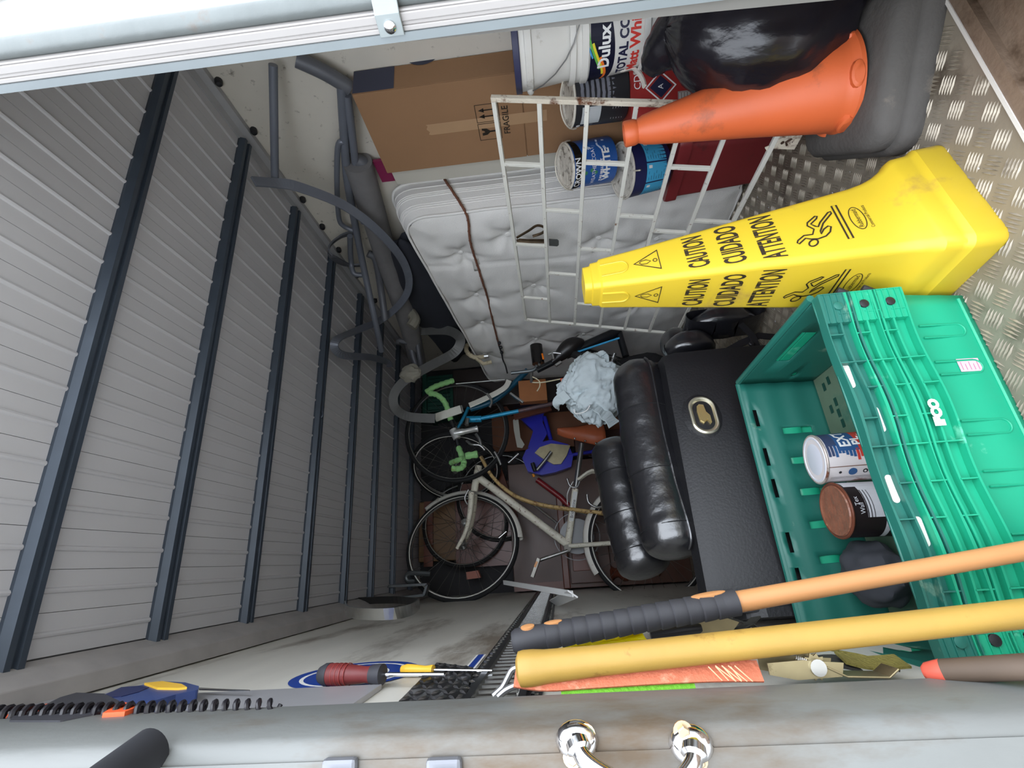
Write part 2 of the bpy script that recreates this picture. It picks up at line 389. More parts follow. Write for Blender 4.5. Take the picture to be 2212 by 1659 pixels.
for px in (738, 962):
    c0 = P(px, 1668, y=.575)
    g = G().b2((c0.x - .05, .565, c0.z - .018), (c0.x + .014, .576, c0.z + .018)).b2((c0.x - .05, .555, c0.z - .014), (c0.x + .004, .566, c0.z + .014))
    obj('hinge_block', g, mat('dull hinge steel', (120, 122, 128), .45, .5, .1, 20), po, bevel=.004)
# ---- right rear door, ajar
dd = V((.973, .233, 0)).normalized(); dn = V((dd.y, -dd.x, 0)); D0 = V((.69, .445, 0))   # dn points out of the trailer
ax = (dd, dn, V((0, 0, 1)))
def dbox(t0, t1, n0, n1, z0=-.02, z1=1.78): return G().box(D0 + dd * (t0 + t1) / 2 + dn * (n0 + n1) / 2 + V((0, 0, (z0 + z1) / 2)), ((t1 - t0) / 2, abs(n1 - n0) / 2, (z1 - z0) / 2), ax)
do = obj('door_1', dbox(.02, .74, .001, .030), mat('white door skin', (150, 148, 144), .4, 0, .03, 5), label='white rear door of the trailer standing ajar', kind='structure')
obj('edge_profile', dbox(0, .02, 0, .0105), mat('grey door edge', (118, 125, 127), .5, .3, .06, 12), do)
g = dbox(.003, .02, .0108, .017); [G.box(g, D0 + dd * .012 + dn * n_ + V((0, 0, .88)), (w_, h_, .9), ax) for n_, w_, h_ in ((.0195, .0070, .0025), (.027, .0090, .005), (.0335, .006, .0015))]
obj('door_seal', g, mat('white seal', (152, 148, 145), .5, 0, .03, 20), do, bevel=.0012)
g = G(); q_ = lambda t, n_, z: D0 + dd * t + dn * n_ + V((0, 0, z))
g.hexa([q_(.012, -.030, .0), q_(.03, -.030, .0), q_(.03, .0, .0), q_(.006, .0, .0), q_(.010, -.001, 1.02), q_(.03, -.001, 1.02), q_(.03, .0, 1.02), q_(.006, .0, 1.02)])
obj('door_lip', g, mat('grey inner lip', (112, 110, 106), .6, .1, .08, 14), do, label='dark grey inner lip of the door')
obj('lock_rod', G().tube([D0 + dd * .024 + dn * .046 + V((0, 0, z)) for z in (-.02, .6, 1.2, 1.80)], .0140, 16), mat('galvanised rod', (106, 111, 110), .5, .3, .12, 14, (110, 104, 98), .22, 14, .08, 60), do)
c0 = V((0, 0, P(856, 20, y=.43).z)); b0 = D0 + c0
g = G().strip([b0 + dd * a + dn * n_ for a, n_ in ((.075, .0315), (.055, .032), (.046, .040), (.041, .054), (.030, .0615), (.017, .061), (.008, .054), (.003, .042), (-.001, .034), (-.001, .009))], (0, 0, 1), .034, .003)
br = obj('rod_bracket', g, mat('bracket zinc', (132, 138, 137), .4, .5, .08, 30), do, bevel=.001)
obj('bracket_bolt', G().lathe([(.0085, 0), (.008, .003), (.005, .006), (.001, .007)], b0 - dd * .002 + dn * .020, -dd, 16), CHROME, br)

do.rotation_euler = (0, .016, 0); do.location.x -= .02
# ================================================================ TRAFFIC CONE
ORANGE = mat('orange cone plastic', (200, 94, 50), .5, 0, .07, 6, (150, 78, 48), .16, 9, .03, 60)
a1, a2 = V((.716, .813, 0)), V((.928, 1.040, 0)); eu = (a2 - a1).normalized(); ev = V((eu.y, -eu.x, 0))
cb = (a1 + a2) / 2 + ev * .155; lean = (P(1356, 289, z=.535) - cb - V((0, 0, .083))).normalized()
t = thing('traffic_cone', cb, 'orange traffic cone with a thick grey rubber base on the floor plates', 'traffic cone')
g = G()
def sq(hx, r, z, o=V((0, 0, 0))): return [cb + eu * a + ev * b + V((0, 0, z)) + o for a, b in rrect(hx, hx, r, 5)]
g.loft([sq(.155, .05, 0), sq(.157, .05, .008), sq(.156, .05, .030), sq(.150, .048, .037), sq(.146, .05, .039), sq(.146, .05, .062), sq(.138, .055, .076), sq(.125, .06, .083), sq(.10, .08, .087)])
obj('rubber_base', g, mat('dusty rubber base', (76, 73, 70), .8, 0, .16, 12, (112, 104, 94), .2, 9, .25, 50), t, ang=60)
c0 = cb + V((0, 0, .083))
prof = [(.104, 0), (.104, .008), (.098, .016), (.0945, .022), (.094, .032), (.0875, .07), (.079, .12), (.0675, .19), (.0555, .27), (.044, .345), (.036, .397), (.0315, .42), (.028, .428), (.0255, .434), (.0272, .438), (.0285, .442), (.0285, .462), (.0265, .465), (.0205, .464), (.0195, .44), (.019, .40)]
obj('cone_body', G().lathe(prof, c0, lean, 48, cap=False), ORANGE, t)
for k in range(6):
    a = k * math.pi / 3 + .35; fx, fy, fz = frame(lean)
    d = fx * math.cos(a) + fy * math.sin(a); o = c0 + d * .092 + lean * .014; s2 = lean.cross(d)
    obj('cone_lug', G().loft([[o + s2 * u * k2 + lean * v * k2 + d * q for u, v in circ(.026, 14, ry=.014)] for q, k2 in ((-.004, 1), (.010, .95), (.0135, .7))]), ORANGE, t)
# ================================================================ YELLOW CAUTION CONE
YEL = mat('yellow plastic', (196, 168, 42), .42, 0, .05, 5, (168, 138, 60), .20, 7, .02, 40)
k1, k2, k3 = V((.4115, .852, 0)), V((.450, .7265, 0)), V((.697, .7665, 0))
yu = (k3 - k2).normalized(); yv = V((-yu.y, yu.x, 0)); yc = k2 + yu * .125 + yv * .125; ytop = V((.527, .872, .684))
t = thing('caution_cone', yc, 'tall yellow four-sided plastic caution cone with black warning print', 'safety cone')
def ysq(z, h, r):
    o = yc + (ytop - yc) * (z / .684)
    return [V((o.x, o.y, z)) + yu * a + yv * b for a, b in rrect(h, h, r, 4)]
prof = [(0, .125, .02), (.006, .1265, .02), (.050, .1245, .02), (.058, .1195, .02), (.064, .1185, .02), (.088, .1165, .02), (.096, .112, .02), (.104, .1035, .018), (.120, .0955, .017), (.140, .0895, .016), (.165, .0855, .016), (.2, .082, .015), (.40, .0620, .013), (.58, .0440, .011), (.650, .0375, .010), (.654, .0345, .010), (.668, .0335, .010), (.670, .0305, .012), (.684, .0295, .012)]
g = G().loft([ysq(*q) for q in prof])
body = obj('cone_body', g, YEL, t, ang=28)
def hw(z):
    for (z0, h0, _), (z1, h1, _) in zip(prof, prof[1:]):
        if z0 <= z <= z1: return h0 + (h1 - h0) * (z - z0) / (z1 - z0)
    return .03
def face(s):
    """print surface on one side: s = 0 the side towards the doors, 1 the side towards the left wall"""
    def mp(a, z, off=.0009):
        o = yc + (ytop - yc) * (z / .684); o = V((o.x, o.y, z)); h = hw(z) + off
        return o + yu * a - yv * h if s == 0 else o - yu * h - yv * a
    return mp
IM = mat('dark print', (40, 30, 12), .6)
def mani(g, mp, cx, cz, k):
    """slipping figure in outline: head, flung arm, body and bent legs above a slope bar"""
    def q(L): return [(cx + k * (320 - y) / 310, cz + .70 * k * (600 + (y - 180) * .5 - x) / 310) for x, y in L]
    lw = .0031
    stroke(g, q([(470 + 38 * math.cos(a), 455 + 26 * math.sin(a)) for a in [i * math.pi / 9 for i in range(18)]]), lw, mp, 0, True)
    stroke(g, q([(330, 428), (348, 440), (400, 405), (445, 420), (510, 430), (575, 420), (610, 392), (616, 352), (590, 342), (556, 360), (532, 396), (526, 370), (548, 312), (618, 242), (608, 226), (586, 230), (520, 300), (506, 332), (480, 322), (440, 297), (488, 262), (494, 242), (474, 238), (410, 280), (410, 305), (470, 345), (460, 385), (385, 380), (335, 410)]), lw, mp, 0, True)
    h = k * .56
    stroke(g, [(cx - h * .92, cz - .003), (cx + h * .8, cz - .003), (cx + h * .8, cz - .011), (cx - h * .92, cz - .011)], lw, mp, 0, True)
for s in (0, 1):
    mp = face(s)
    g = G(); z = .555; stroke(g, [(-.024, z - .018), (.024, z - .018), (0, z + .030)], .0036, mp, 0, True)
    stroke(g, [(.0, z - .002), (.005, z + .006), (.004, z + .016), (0, z + .020), (-.004, z + .016), (-.005, z + .006)], .0016, mp, 0, True); stroke(g, circ(.0038, 12, (0, z - .0105)), .0016, mp, 0, True)
    obj('warning_triangle', g, IM, t, label='printed warning triangle')
    for wd, z, sz, sx_ in (('CAUTION', .466, .054, .325), ('CUIDADO', .402, .056, .365), ('ATTENTION', .334, .058, .335)):
        g = G(); letter(g, wd, sz, mp, sx_, (0, z), cut=None, bold=.0012); obj('lettering', g, IM, t)
    g = G(); mani(g, mp, .002, .212, .090); obj('slipping_figure', g, IM, t, label='outline figure slipping on a slope')
    g = G(); stroke(g, [(-.028 * math.cos(a) * (1 if abs(math.cos(a)) < .9 else 1), .178 + .012 * math.sin(a)) for a in [i * math.pi / 15 for i in range(30)]], .0016, mp, 0, True)
    letter(g, 'Rubbermaid', .0125, mp, .75, (0, .178)); letter(g, 'Commercial Products', .0085, mp, .75, (0, .161)); obj('lettering', g, IM, t)
    for a in (-.017, .017):
        zt, zb = .650, .600
    mq = lambda a, z: mp(a, z, .0006)
    pts = [(-.014, .650), (-.014, .612)] + [(-.014 * math.cos(q), .612 - .014 * math.sin(q)) for q in [math.pi * i / 10 for i in range(1, 10)]] + [(.014, .612), (.014, .650)]
    obj('grip_rib', G().tube([mq(*q) for q in pts], .0020, 6), YEL, t)
# ================================================================ STACK OF GREEN TRAYS
E1 = mat('bright green plastic', (22, 150, 114), .42, 0, .05, 6, (120, 200, 170), .10, 10)
E2 = mat('old green plastic', (30, 100, 88), .45, 0, .08, 6, (120, 150, 130), .12, 12)
T0 = V((-.171, .812, 0)); tu = V((.599, .027, 0)).normalized(); tv = V((-tu.y, tu.x, 0)); TL, TW, TH = .598, .405, .182
def tray(z0, m, label, txt=False, bale=True, zoff=V((0, 0, 0))):
    root = thing('plastic_tray', T0 + tu * .3 + tv * .2 + V((0, 0, z0)), label, 'crate', 'nested green trays by the left wall')
    O = T0 + V((0, 0, z0))
    def q(u, v, z): return O + tu * u + tv * v + V((0, 0, z))
    tp = .014; th = .0035; hb_ = TH
    # floor with ribs
    g = G().hexa([q(tp, tp, 0), q(TL - tp, tp, 0), q(TL - tp, TW - tp, 0), q(tp, TW - tp, 0), q(tp, tp, th), q(TL - tp, tp, th), q(TL - tp, TW - tp, th), q(tp, TW - tp, th)])
    obj('tray_floor', g, mat('dirty tray floor', (92, 112, 92), .6, 0, .15, 12, (60, 100, 84), .4, 6) if m is E2 else m, root)
    def wall(nm, A0, A1, B0, B1, inn, holes, waves=0):
        """A0-A1 bottom edge, B0-B1 top edge; holes are rectangles in wall fractions; corrugated a little"""
        us = sorted({0, 1} | {h for c in holes for h in c[:2]}); vs_ = sorted({0, 1} | {h for c in holes for h in c[2:]})
        def fine(L, n):
            o = []
            for a, b in zip(L, L[1:]):
                kk = max(1, int(round((b - a) * n))); o += [a + (b - a) * i / kk for i in range(kk)]
            return o + [1]
        us, vs_ = fine(us, 26 if waves else 2), fine(vs_, 22 if waves == 0 else 16)
        g = G()
        def pt(u, v, d):
            k = 0
            if waves: k = .0016 * math.cos(2 * math.pi * v * waves) 
            p0 = A0 + (A1 - A0) * u; p1 = B0 + (B1 - B0) * u
            return p0 + (p1 - p0) * v + inn * (d + k)
        ins = lambda a, b: any(c[0] < a < c[1] and c[2] < b < c[3] for c in holes)
        for i in range(len(us) - 1):
            for j in range(len(vs_) - 1):
                if ins((us[i] + us[i + 1]) / 2, (vs_[j] + vs_[j + 1]) / 2): continue
                a, b, c, d = us[i], us[i + 1], vs_[j], vs_[j + 1]
                g.add([pt(a, c, 0), pt(b, c, 0), pt(b, d, 0), pt(a, d, 0)], [(0, 1, 2, 3)], 0, True)
        return obj(nm, g, m, root, solid=th, weld=True)
    nb, nt_ = [(tp, tp), (TL - tp, tp), (TL - tp, TW - tp), (tp, TW - tp)], [(0, 0), (TL, 0), (TL, TW), (0, TW)]
    B = [q(a, b, 0) for a, b in nb]; T = [q(a, b, TH) for a, b in nt_]
    slots = [(.14 + k * .115, .155 + k * .115, .30, .62) for k in range(7)]
    far = [(x0, x0 + .075, .86, .915) for x0 in (.16, .29, .50, .63, .80)] + [(x0, x0 + .028, .22, .60) for x0 in (.24, .37, .50, .63, .76)]
    wall('tray_wall', B[3], B[2], T[3], T[2], -tv, far, 3)
    wall('tray_wall', B[0], B[1], T[0], T[1], tv, [], 2)
    wall('tray_wall', B[0], B[3], T[0], T[3], tu, [(.30, .66, .62, .80), (.1, .17, .34, .40), (.84, .90, .34, .40)], 0)
    wall('tray_wall', B[1], B[2], T[1], T[2], -tu, [(.30, .66, .62, .80), (.1, .17, .34, .40), (.84, .90, .34, .40)], 0)
    # rims
    for A_, B_ in ((1, 2), (2, 3), (3, 0)):
        d = (T[B_] - T[A_]); out_ = V((d.y, -d.x, 0)).normalized()
        obj('tray_rim', G().tube([T[A_] + out_ * .004, T[B_] + out_ * .004], .0075, 8), m, root)
    # wavy ribbed band along the near side
    zb = .052; N = 64; o_ = -tv
    def wz(u): return .0034 * math.sin(2 * math.pi * (u * 2.6 + .1))
    def bd(u, z, d): return q(u * TL, 0, TH - .002 + z + wz(u) * (1 if z < 0 else .5)) + o_ * d
    prf = [(-.002, .0), (.0, .0), (.0, .006), (-.003, .007), (-.004, .0065)]
    g = G()
    lv = [0, -.026, -zb]
    for z in lv:
        w_ = .0185 if z in (0, -zb) else .016
        g.loft([[bd(i / N, z + a, b) for a, b in ((-.0017, -.003), (.0017, -.003), (.0017, w_), (-.0017, w_))] for i in range(N + 1)], 0, False)
    obj('rim_rib', g, m, root, kind='stuff')
    g = G()
    g.loft([[bd(i / N, z, b) for z, b in ((-zb, .001), (0, .001), (0, .004), (-zb, .004))] for i in range(N + 1)], 0, False)
    obj('rim_web', g, m, root)
    g = G()
    for k, u in enumerate((.0, .07, .16, .23, .33, .42, .52, .60, .69, .77, .86, .93, 1.0)):
        za, zb2 = (0, -.026) if k % 3 else (0, -zb)
        if k % 3 == 2: za, zb2 = -.026, -zb
        g.loft([[bd(u + e, z, b) for z, b in ((za, 0), (zb2, 0), (zb2, .0175), (za, .0175))] for e in (-.0018, .0018)], 0, False)
    obj('rim_rib', g, m, root, kind='stuff')
    # end blocks with thin fins and a pin
    for e0, e1, sg in ((.0, .10, 1), (.90, 1.0, -1)):
        g = G()
        g.loft([[bd(e0 + (e1 - e0) * i / 6, z, b) for z, b in ((-zb * .98, .004), (-.001, .004), (-.001, .0165), (-zb * .98, .0165))] for i in range(7)], 0, False)
        for k in range(4):
            z = -.008 - k * .011
            g.loft([[bd(e0 + (e1 - e0) * i / 4, z + a, b) for a, b in ((-.0008, .0165), (.0008, .0165), (.0008, .0185), (-.0008, .0185))] for i in range(5)], 0, False)
        obj('rim_end', g, m, root)
        uc = e0 + (e1 - e0) * .55
        obj('pivot_pin', G().lathe([(.008, 0), (.008, .003), (.005, .004)], bd(uc, -zb * .52, .0165), o_, 14), m if m is E2 else BLACK, root)
    if bale:
        for u in (.022, .985):
            c0 = bd(u, -.012, .006)
            obj('bale_arm_end', G().tube(smooth([c0 + V((0, 0, -.010)) , c0 + tu * .012 + V((0, 0, .004)), c0 + tu * .02 + V((0, 0, .016))], 4), .0080, 8), RUBBER, root, label='black bale arm end')
    if txt:
        mp = lambda a, b: bd(.60 + a / TL, -.024 + b, .0195)
        g = G(); letter(g, 'IFCO', .020, mp, 1.0, bold=.0016); obj('lettering', g, mat('white moulded letters', (226, 236, 230), .5), root)
        for k, u in enumerate((.42, .56, .74, .86, .26)):
            pts = [(-.012, .035), (-.012, -.030)] + [(.012 * math.cos(x), -.030 + .012 * math.sin(x)) for x in [math.pi + math.pi * i / 8 for i in range(1, 8)]] + [(.012, -.030), (.012, .035)]
            cen = lambda a, z: q(TL * u + a, tp * (1 - (z + .07) / TH), z + .07) + o_ * .003
            obj('grip_outline', G().tube([cen(*x) for x in pts], .0018, 6), m, root)
        pu = lambda a, b: q(TL * .745 + a, tp * (1 - (.05 + b) / TH), .05 + b) + o_ * .0034
        g = G(); patch(g, -.012, -.020, .012, .018, pu); 
        for k in range(5): stroke(g, [(-.009, -.015 + k * .007), (.006 - (k % 2) * .004, -.015 + k * .007)], .0012, lambda a, b: pu(a, b) + o_ * .0004, 1)
        obj('paper_label', g, [mat('pink paper', (222, 168, 184), .8, 0, .06, 60), mat('faint pink ink', (170, 110, 130), .8)], root, label='torn pink paper label')
        g = G()
        for k in range(1): g.tube([q(.02, tp * .95, .012) + o_ * .001, q(TL - .02, tp * .95, .012) + o_ * .001], .0035, 6)
        obj('wall_bead', g, m, root, kind='stuff')
    return root
tray(0.0, E1, 'lowest bright green plastic tray of the stack, lettered on its ribbed rim', True)
tray(.045, E1, 'bright green plastic tray in the middle of the stack, only its rim showing')
tray(.09, E2, 'topmost dark green tray of the stack, two paint tins standing in it', False, False)
g = G()
top_ = [o for o in bpy.data.objects if o.name.startswith('plastic_tray') and o.get('label', '').startswith('topmost')][0]
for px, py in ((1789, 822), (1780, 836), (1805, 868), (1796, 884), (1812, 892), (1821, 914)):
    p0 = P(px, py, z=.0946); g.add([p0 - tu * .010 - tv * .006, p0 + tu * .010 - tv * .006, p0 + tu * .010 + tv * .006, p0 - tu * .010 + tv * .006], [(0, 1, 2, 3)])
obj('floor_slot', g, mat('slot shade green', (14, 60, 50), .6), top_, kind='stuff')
for u, dz in ((.735, -.012), (.60, -.034), (.41, -.016), (.30, -.036)):
    c_ = T0 + tu * TL * u + V((0, 0, .09 + TH - .003 + dz)) - tv * .0052
    obj('slot_insert', G().prism([(a, b) for a, b in rrect(.022, .0055, .0054, 4)], c_, tu, (0, 0, 1), .003), mat('white slot plastic', (206, 202, 194), .5), top_, label='white plastic showing in a rim slot')
# ================================================================ PAINT TINS IN THE TOP TRAY
c0 = P(1755, 992, z=.222); zf = .0945
t = thing('paint_tin', (c0.x, c0.y, zf), 'small white and red paint tin with a white lid, in the top green tray', 'paint tin')
R = .051; hb_ = .124; lt = V((0, .06, 1)).normalized(); o = V((c0.x, c0.y, zf))
PRINT = [mat('worn tin white', (222, 214, 214), .45, .1, .06, 20, (150, 110, 100), .25, 14), mat('tin red', (192, 62, 50), .45, 0, .12, 20), mat('tin navy', (54, 66, 96), .5, 0, .1, 20), mat('tin blue', (44, 84, 132), .5), WHITEINK, mat('tin rust', (120, 84, 66), .7), BLACK]
obj('tin_body', G().lathe([(R, 0), (R, hb_ - .004)], o, lt, 40), PRINT[0], t)
g = G(); mp = cyl(o, R, lt, (-.13, -.99, 0), 0, .0007)
rnd = random.Random(2)
edge = [(.018 + .010 * rnd.random(), .008 + .007 * i) for i in range(9)]
def band(g, a0, a1, b0, b1, m, off=0): patch(g, a0, b0, a1, b1, lambda a, b: mp(a, b) + (mp(a, b) - o - lt * b).normalized() * off, m, 10, 1)
band(g, .006, .075, .004, .052, 1); band(g, .012, .08, .052, .092, 3); band(g, .024, .085, .092, .113, 2)
for i in range(16):
    b = .006 + i * .0068; l = .003 + .011 * rnd.random(); l = l * (1.5 if b > .05 else 1); patch(g, .012 - l, b, .026, b + .0055, lambda a, b_: mp(a, b_) , 1 if b < .055 else 2 if b > .095 else 3, 3, 1)
letter(g, 'EXT', .030, lambda a, b: mp(a, b) * 1 + (mp(a, b) - o).normalized() * .0006, .9, (.044, .074), 4, .006, 0, .0008)
letter(g, 'PL', .026, lambda a, b: mp(a, b) * 1 + (mp(a, b) - o).normalized() * .0006, .9, (.034, .050), 4, .006, 0, .0008)
letter(g, 'PAINT', .013, lambda a, b: mp(a, b) * 1 + (mp(a, b) - o).normalized() * .0008, .9, (.038, .035), 4, .006)
stroke(g, [(-.020, .003), (-.020, .116)], .0016, mp, 5)
for b, mm, rr in ((.094, 6, .003), (.070, 3, .0085), (.046, 6, .005)): g.add([mp(*q) for q in circ(rr, 14, (-.033, b))], [tuple(range(14))], mm)
g.add([mp(*q) + (mp(*q) - o).normalized() * .0006 for q in circ(.0025, 10, (-.033, .046))], [tuple(range(10))], 0)
for b in (.016, .022, .028, .034): stroke(g, [(-.040, b), (-.027, b)], .0010, mp, 6)
for a in (-.046, -.05): stroke(g, [(a, .03), (a, .11)], .0008, mp, 6)
obj('tin_label', g, PRINT, t, label='worn red, blue and white paint label')
T_ = o + lt * (hb_ - .006)
obj('tin_rim', G().tube([T_ + V(frame(lt)[0]) * a + V(frame(lt)[1]) * b for a, b in circ(R, 40)], .0026, 8, closed=True), mat('rusty tin rim', (196, 184, 176), .4, .5, .1, 40, (130, 80, 60), .45, 30), t)
obj('tin_lid', G().lathe([(R - .003, -.002), (R - .004, .003), (R - .007, .003), (R - .009, -.001), (R - .012, -.002), (R - .014, .001), (R - .018, .0022), (.002, .0022)], T_, lt, 40), mat('white tin lid', (214, 216, 226), .4, .1, .03, 20), t, label='white lid')
c0 = P(1798, 1106, z=.212); t = thing('paint_tin', (c0.x, c0.y, zf), 'black and white labelled paint tin with a brown painted lid, in the top green tray', 'paint tin')
R = .0545; hb_ = .116; lt = V((.02, -.02, 1)).normalized(); o = V((c0.x, c0.y, zf))
obj('tin_body', G().lathe([(R, 0), (R, hb_ - .004)], o, lt, 40), mat('black tin', (34, 26, 28), .4, .1), t)
mp = cyl(o, R, lt, (-.13, -.99, 0), 0, .0007); g = G()
band(g, -.012, .10, 0, .082, 0); band(g, .055, .10, .082, .104, 0)
for b, w_ in ((.081, .002), (.075, .0016), (.069, .0012), (.047, .002), (.034, .0012), (.028, .002)): stroke(g, [(-.012 + i * .007, b) for i in range(9)], w_, lambda a, b_: mp(a, b_) + (mp(a, b_) - o - lt * b_).normalized() * .0005, 1)
band(g, -.066, -.012, .038, .048, 0); band(g, -.040, -.012, .002, .026, 0)
letter(g, 'Tex', .013, mp, .9, (.020, .097), 0, .006); letter(g, 'Wall', .013, mp, .9, (.006, .090), 0, .006)
for k in range(3): stroke(g, [(-.054 + k * .004, .010), (-.054 + k * .004, .024)], .0012, mp, 0)
g.add([mp(*q) + (mp(*q) - o).normalized() * .0006 for q in [(-.032, .008), (-.022, .008), (-.022, .020), (-.028, .020), (-.032, .016)]], [(0, 1, 2, 3, 4)], 1)
obj('tin_label', g, [mat('label grey white', (206, 206, 212), .5), mat('label black', (30, 24, 28), .5)], t, label='black and white printed label')
T_ = o + lt * (hb_ - .006); BR = mat('brown paint', (132, 84, 64), .35, 0, .22, 60, (196, 150, 110), .12, 70, .5, 60)
obj('tin_rim', G().tube([T_ + V(frame(lt)[0]) * a + V(frame(lt)[1]) * b for a, b in circ(R, 40)], .003, 8, closed=True), mat('brown rim', (112, 62, 44), .4, .2, .2, 40), t)
obj('tin_lid', G().lathe([(R - .002, .001), (R - .005, .0045), (R - .008, .0035), (R - .011, .0026), (.002, .0026)], T_, lt, 40), BR, t, label='lid crusted with brown paint')
# dark cloth bundle behind/beside the tins
c0 = P(1885, 1235, z=.16)
def fz(d): return 1 + .16 * noise.noise(d * 2.2) + .05 * abs(noise.noise(d * 6))
obj('cloth_bundle', blob((c0.x - .005, c0.y + .015, .148), (.062, .075, .052), 22, fz), mat('dark grey cloth', (54, 56, 62), .85, 0, .12, 30), label='dark grey bundled cloth beside the brown-lidded tin', cat='cloth')
# ================================================================ SLEDGE HANDLES BY THE POST
OH = mat('orange fibre handle', (186, 132, 84), .45, 0, .05, 12, (190, 120, 70), .12, 16)
h0 = P(1112, 1386, y=.765); h1 = P(2212, 1190, y=.755)
def along(a, b, z): k = (z - a.z) / (b.z - a.z); return a + (b - a) * k
hE = along(h0, h1, .03); hg = h0 + (hE - h0) * .38
t = thing('hammer_handle', hE, 'orange shafted tool handle with a black ribbed grip, propped inside the left post', 'hammer')
R = .0128
obj('shaft', G().tube([h0 + (hE - h0) * k for k in (.30, .5, .75, 1)], [R * 1.12, R * 1.05, R, R], 20), OH, t)
dh = (hE - h0).normalized(); L = (hg - h0).length
prof = [(.004, -.004), (.013, -.003), (.0165, .003), (.0170, .02), (.0168, .035)]
k = .045
while k < L - .03:
    prof += [(.0162, k), (.0180, k + .002), (.0174, k + .014), (.0168, k + .0185)]; k += .0200
prof += [(.0176, L - .02), (.0178, L)]
obj('rubber_grip', G().lathe(prof, h0, dh, 24), mat('grip rubber', (48, 48, 52), .65, 0, .1, 40), t, label='black ribbed rubber grip')
fx, fy, _ = frame(dh); tow = (V((0, 0, CZ)) - h0).normalized(); tow = (tow - dh * tow.dot(dh)).normalized(); sd = dh.cross(tow)
dirg = (tow * .35 + V((1, 0, 0)) * .94).normalized(); dirg = (dirg - dh * dirg.dot(dh)).normalized(); sdg = dh.cross(dirg)
for l0, l1, wd_ in ((.012, .032, .007), (.046, .072, .005), (L - .060, L - .012, .006)):
    m_ = (l0 + l1) / 2
    obj('grip_inlay', G().loft([[h0 + dh * (m_ + a * k2) + sdg * b * k2 + dirg * q for a, b in circ((l1 - l0) / 2, 16, ry=wd_)] for q, k2 in ((.010, 1), (.0182, 1), (.0188, .8))]), OH, t)
obj('hammer_head', G().box(hE + V((0, 0, -.012)), (.03, .07, .026), (V((1, 0, 0)), V((0, 1, 0)), V((0, 0, 1)))), DARKSTEEL, t, bevel=.006)
y0 = P(1119, 1446, y=.675); y1 = P(2212, 1325, y=.665); yE = along(y0, y1, .03)
t = thing('hammer_handle', yE, 'yellow scuffed tool handle without a grip, propped against the left post', 'hammer')
dh = (yE - y0).normalized(); LL = (yE - y0).length
obj('shaft', G().lathe([(.002, -.002), (.012, -.0015), (.0195, .002), (.0206, .008), (.0202, .02), (.0186, .035), (.0168, .1), (.0150, LL)], y0, dh, 24), mat('yellow fibre handle', (164, 131, 60), .5, 0, .10, 9, (132, 98, 44), .12, 26, .05, 80), t)
obj('hammer_head', G().box(yE + V((0, 0, -.012)), (.028, .065, .026)), DARKSTEEL, t, bevel=.006)
# ================================================================ STRAPS AND HOOKS HANGING ON THE TRACK
def ribbon(g, pts, y, w_, m=0, t_=.0024, wd=(0, 1, 0)): g.strip(smooth([P(a, b, y=y + d) for a, b, d in pts], 4), wd, w_, t_, m)
def ribs(name, pix, y, w_, m, label, hook=None):
    t = thing(name, P(pix[0][0], pix[0][1], y=y), label, 'strap'); g = G()
    g.strip(smooth([P(a, b, y=y) for a, b in pix], 6), (.80, .60, 0), w_, .003); obj('webbing', g, m, t); return t
ORS = mat('orange webbing', (200, 112, 82), .75, 0, .08, 90, (220, 150, 120), .3, 40, .3, 300)
t = ribs('ratchet_strap', [(1112, 1462), (1180, 1470), (1280, 1464), (1420, 1455), (1540, 1450), (1642, 1450)], .675, .024, ORS, 'orange webbing strap hanging on a steel hook beside the left post')
hk = [(1128, 1440), (1108, 1446), (1098, 1462), (1086, 1484), (1066, 1503)]
obj('steel_hook', G().tube(smooth(PP(hk, y=.70), 5), .0042, 8), mat('grey hook wire', (140, 140, 140), .35, .7), t)
obj('steel_hook', G().tube(smooth(PP([(1150, 1476), (1118, 1480), (1094, 1490), (1076, 1505)], y=.69), 5), .0042, 8), mat('grey hook wire', (140, 140, 140), .35, .7), t)
g = G()
for k in range(4):
    a, b = P(1545 + k * 14, 1438, y=.657), P(1590 + k * 12, 1472, y=.657); g.tube([a, b], .0006, 4); a, b = P(1560 + k * 14, 1470, y=.657), P(1530 + k * 16, 1440, y=.657); g.tube([a, b], .0006, 4)
obj('stitching', g, mat('pale thread', (240, 190, 150), .8), t, kind='stuff')
t = ribs('lime_strap', [(1212, 1492), (1300, 1488), (1420, 1482), (1500, 1478)], .672, .020, mat('lime webbing', (104, 172, 40), .75, 0, .15, 150, bump=.4, bs=250), 'lime green webbing strap behind the orange strap')
# ratchet buckle
t = thing('ratchet_buckle', P(1780, 1450, y=.68), 'brassy steel ratchet buckle at the end of the orange strap', 'ratchet')
ZN = mat('yellow zinc', (150, 138, 106), .35, .8, .15, 30, (90, 76, 50), .2, 20)
A, B_ = P(1650, 1440, y=.68), P(1900, 1432, y=.68); d = (B_ - A).normalized(); n_ = V((0, 1, 0)); s_ = d.cross(n_).normalized()
for o in (-.014, .014):
    obj('side_plate', G().prism([(0, -.006), (.03, -.012), (.08, -.010), (.085, .004), (.04, .008), (0, .006)], A + n_ * o, d, s_, .0022), ZN, t)
obj('handle_plate', G().strip([A + d * x + s_ * z for x, z in ((.065, 0), (.085, -.010), (.13, -.012), (.142, -.004))], n_, .032, .0022), ZN, t, bevel=.0008)
obj('spindle', G().tube([A + d * .055 - n_ * .017, A + d * .055 + n_ * .017], .009, 16), STEEL, t)
g = G()
for k in range(6): g.tube([A + d * .055 + s_ * x - n_ * .012 + n_ * .0048 * k for x in (0,)] + [A + d * .045 + s_ * .008 - n_ * .012 + n_ * .0048 * k, A + d * .04 - s_ * .006 - n_ * .012 + n_ * .0048 * k], .0012, 6)
obj('spring', g, STEEL, t)
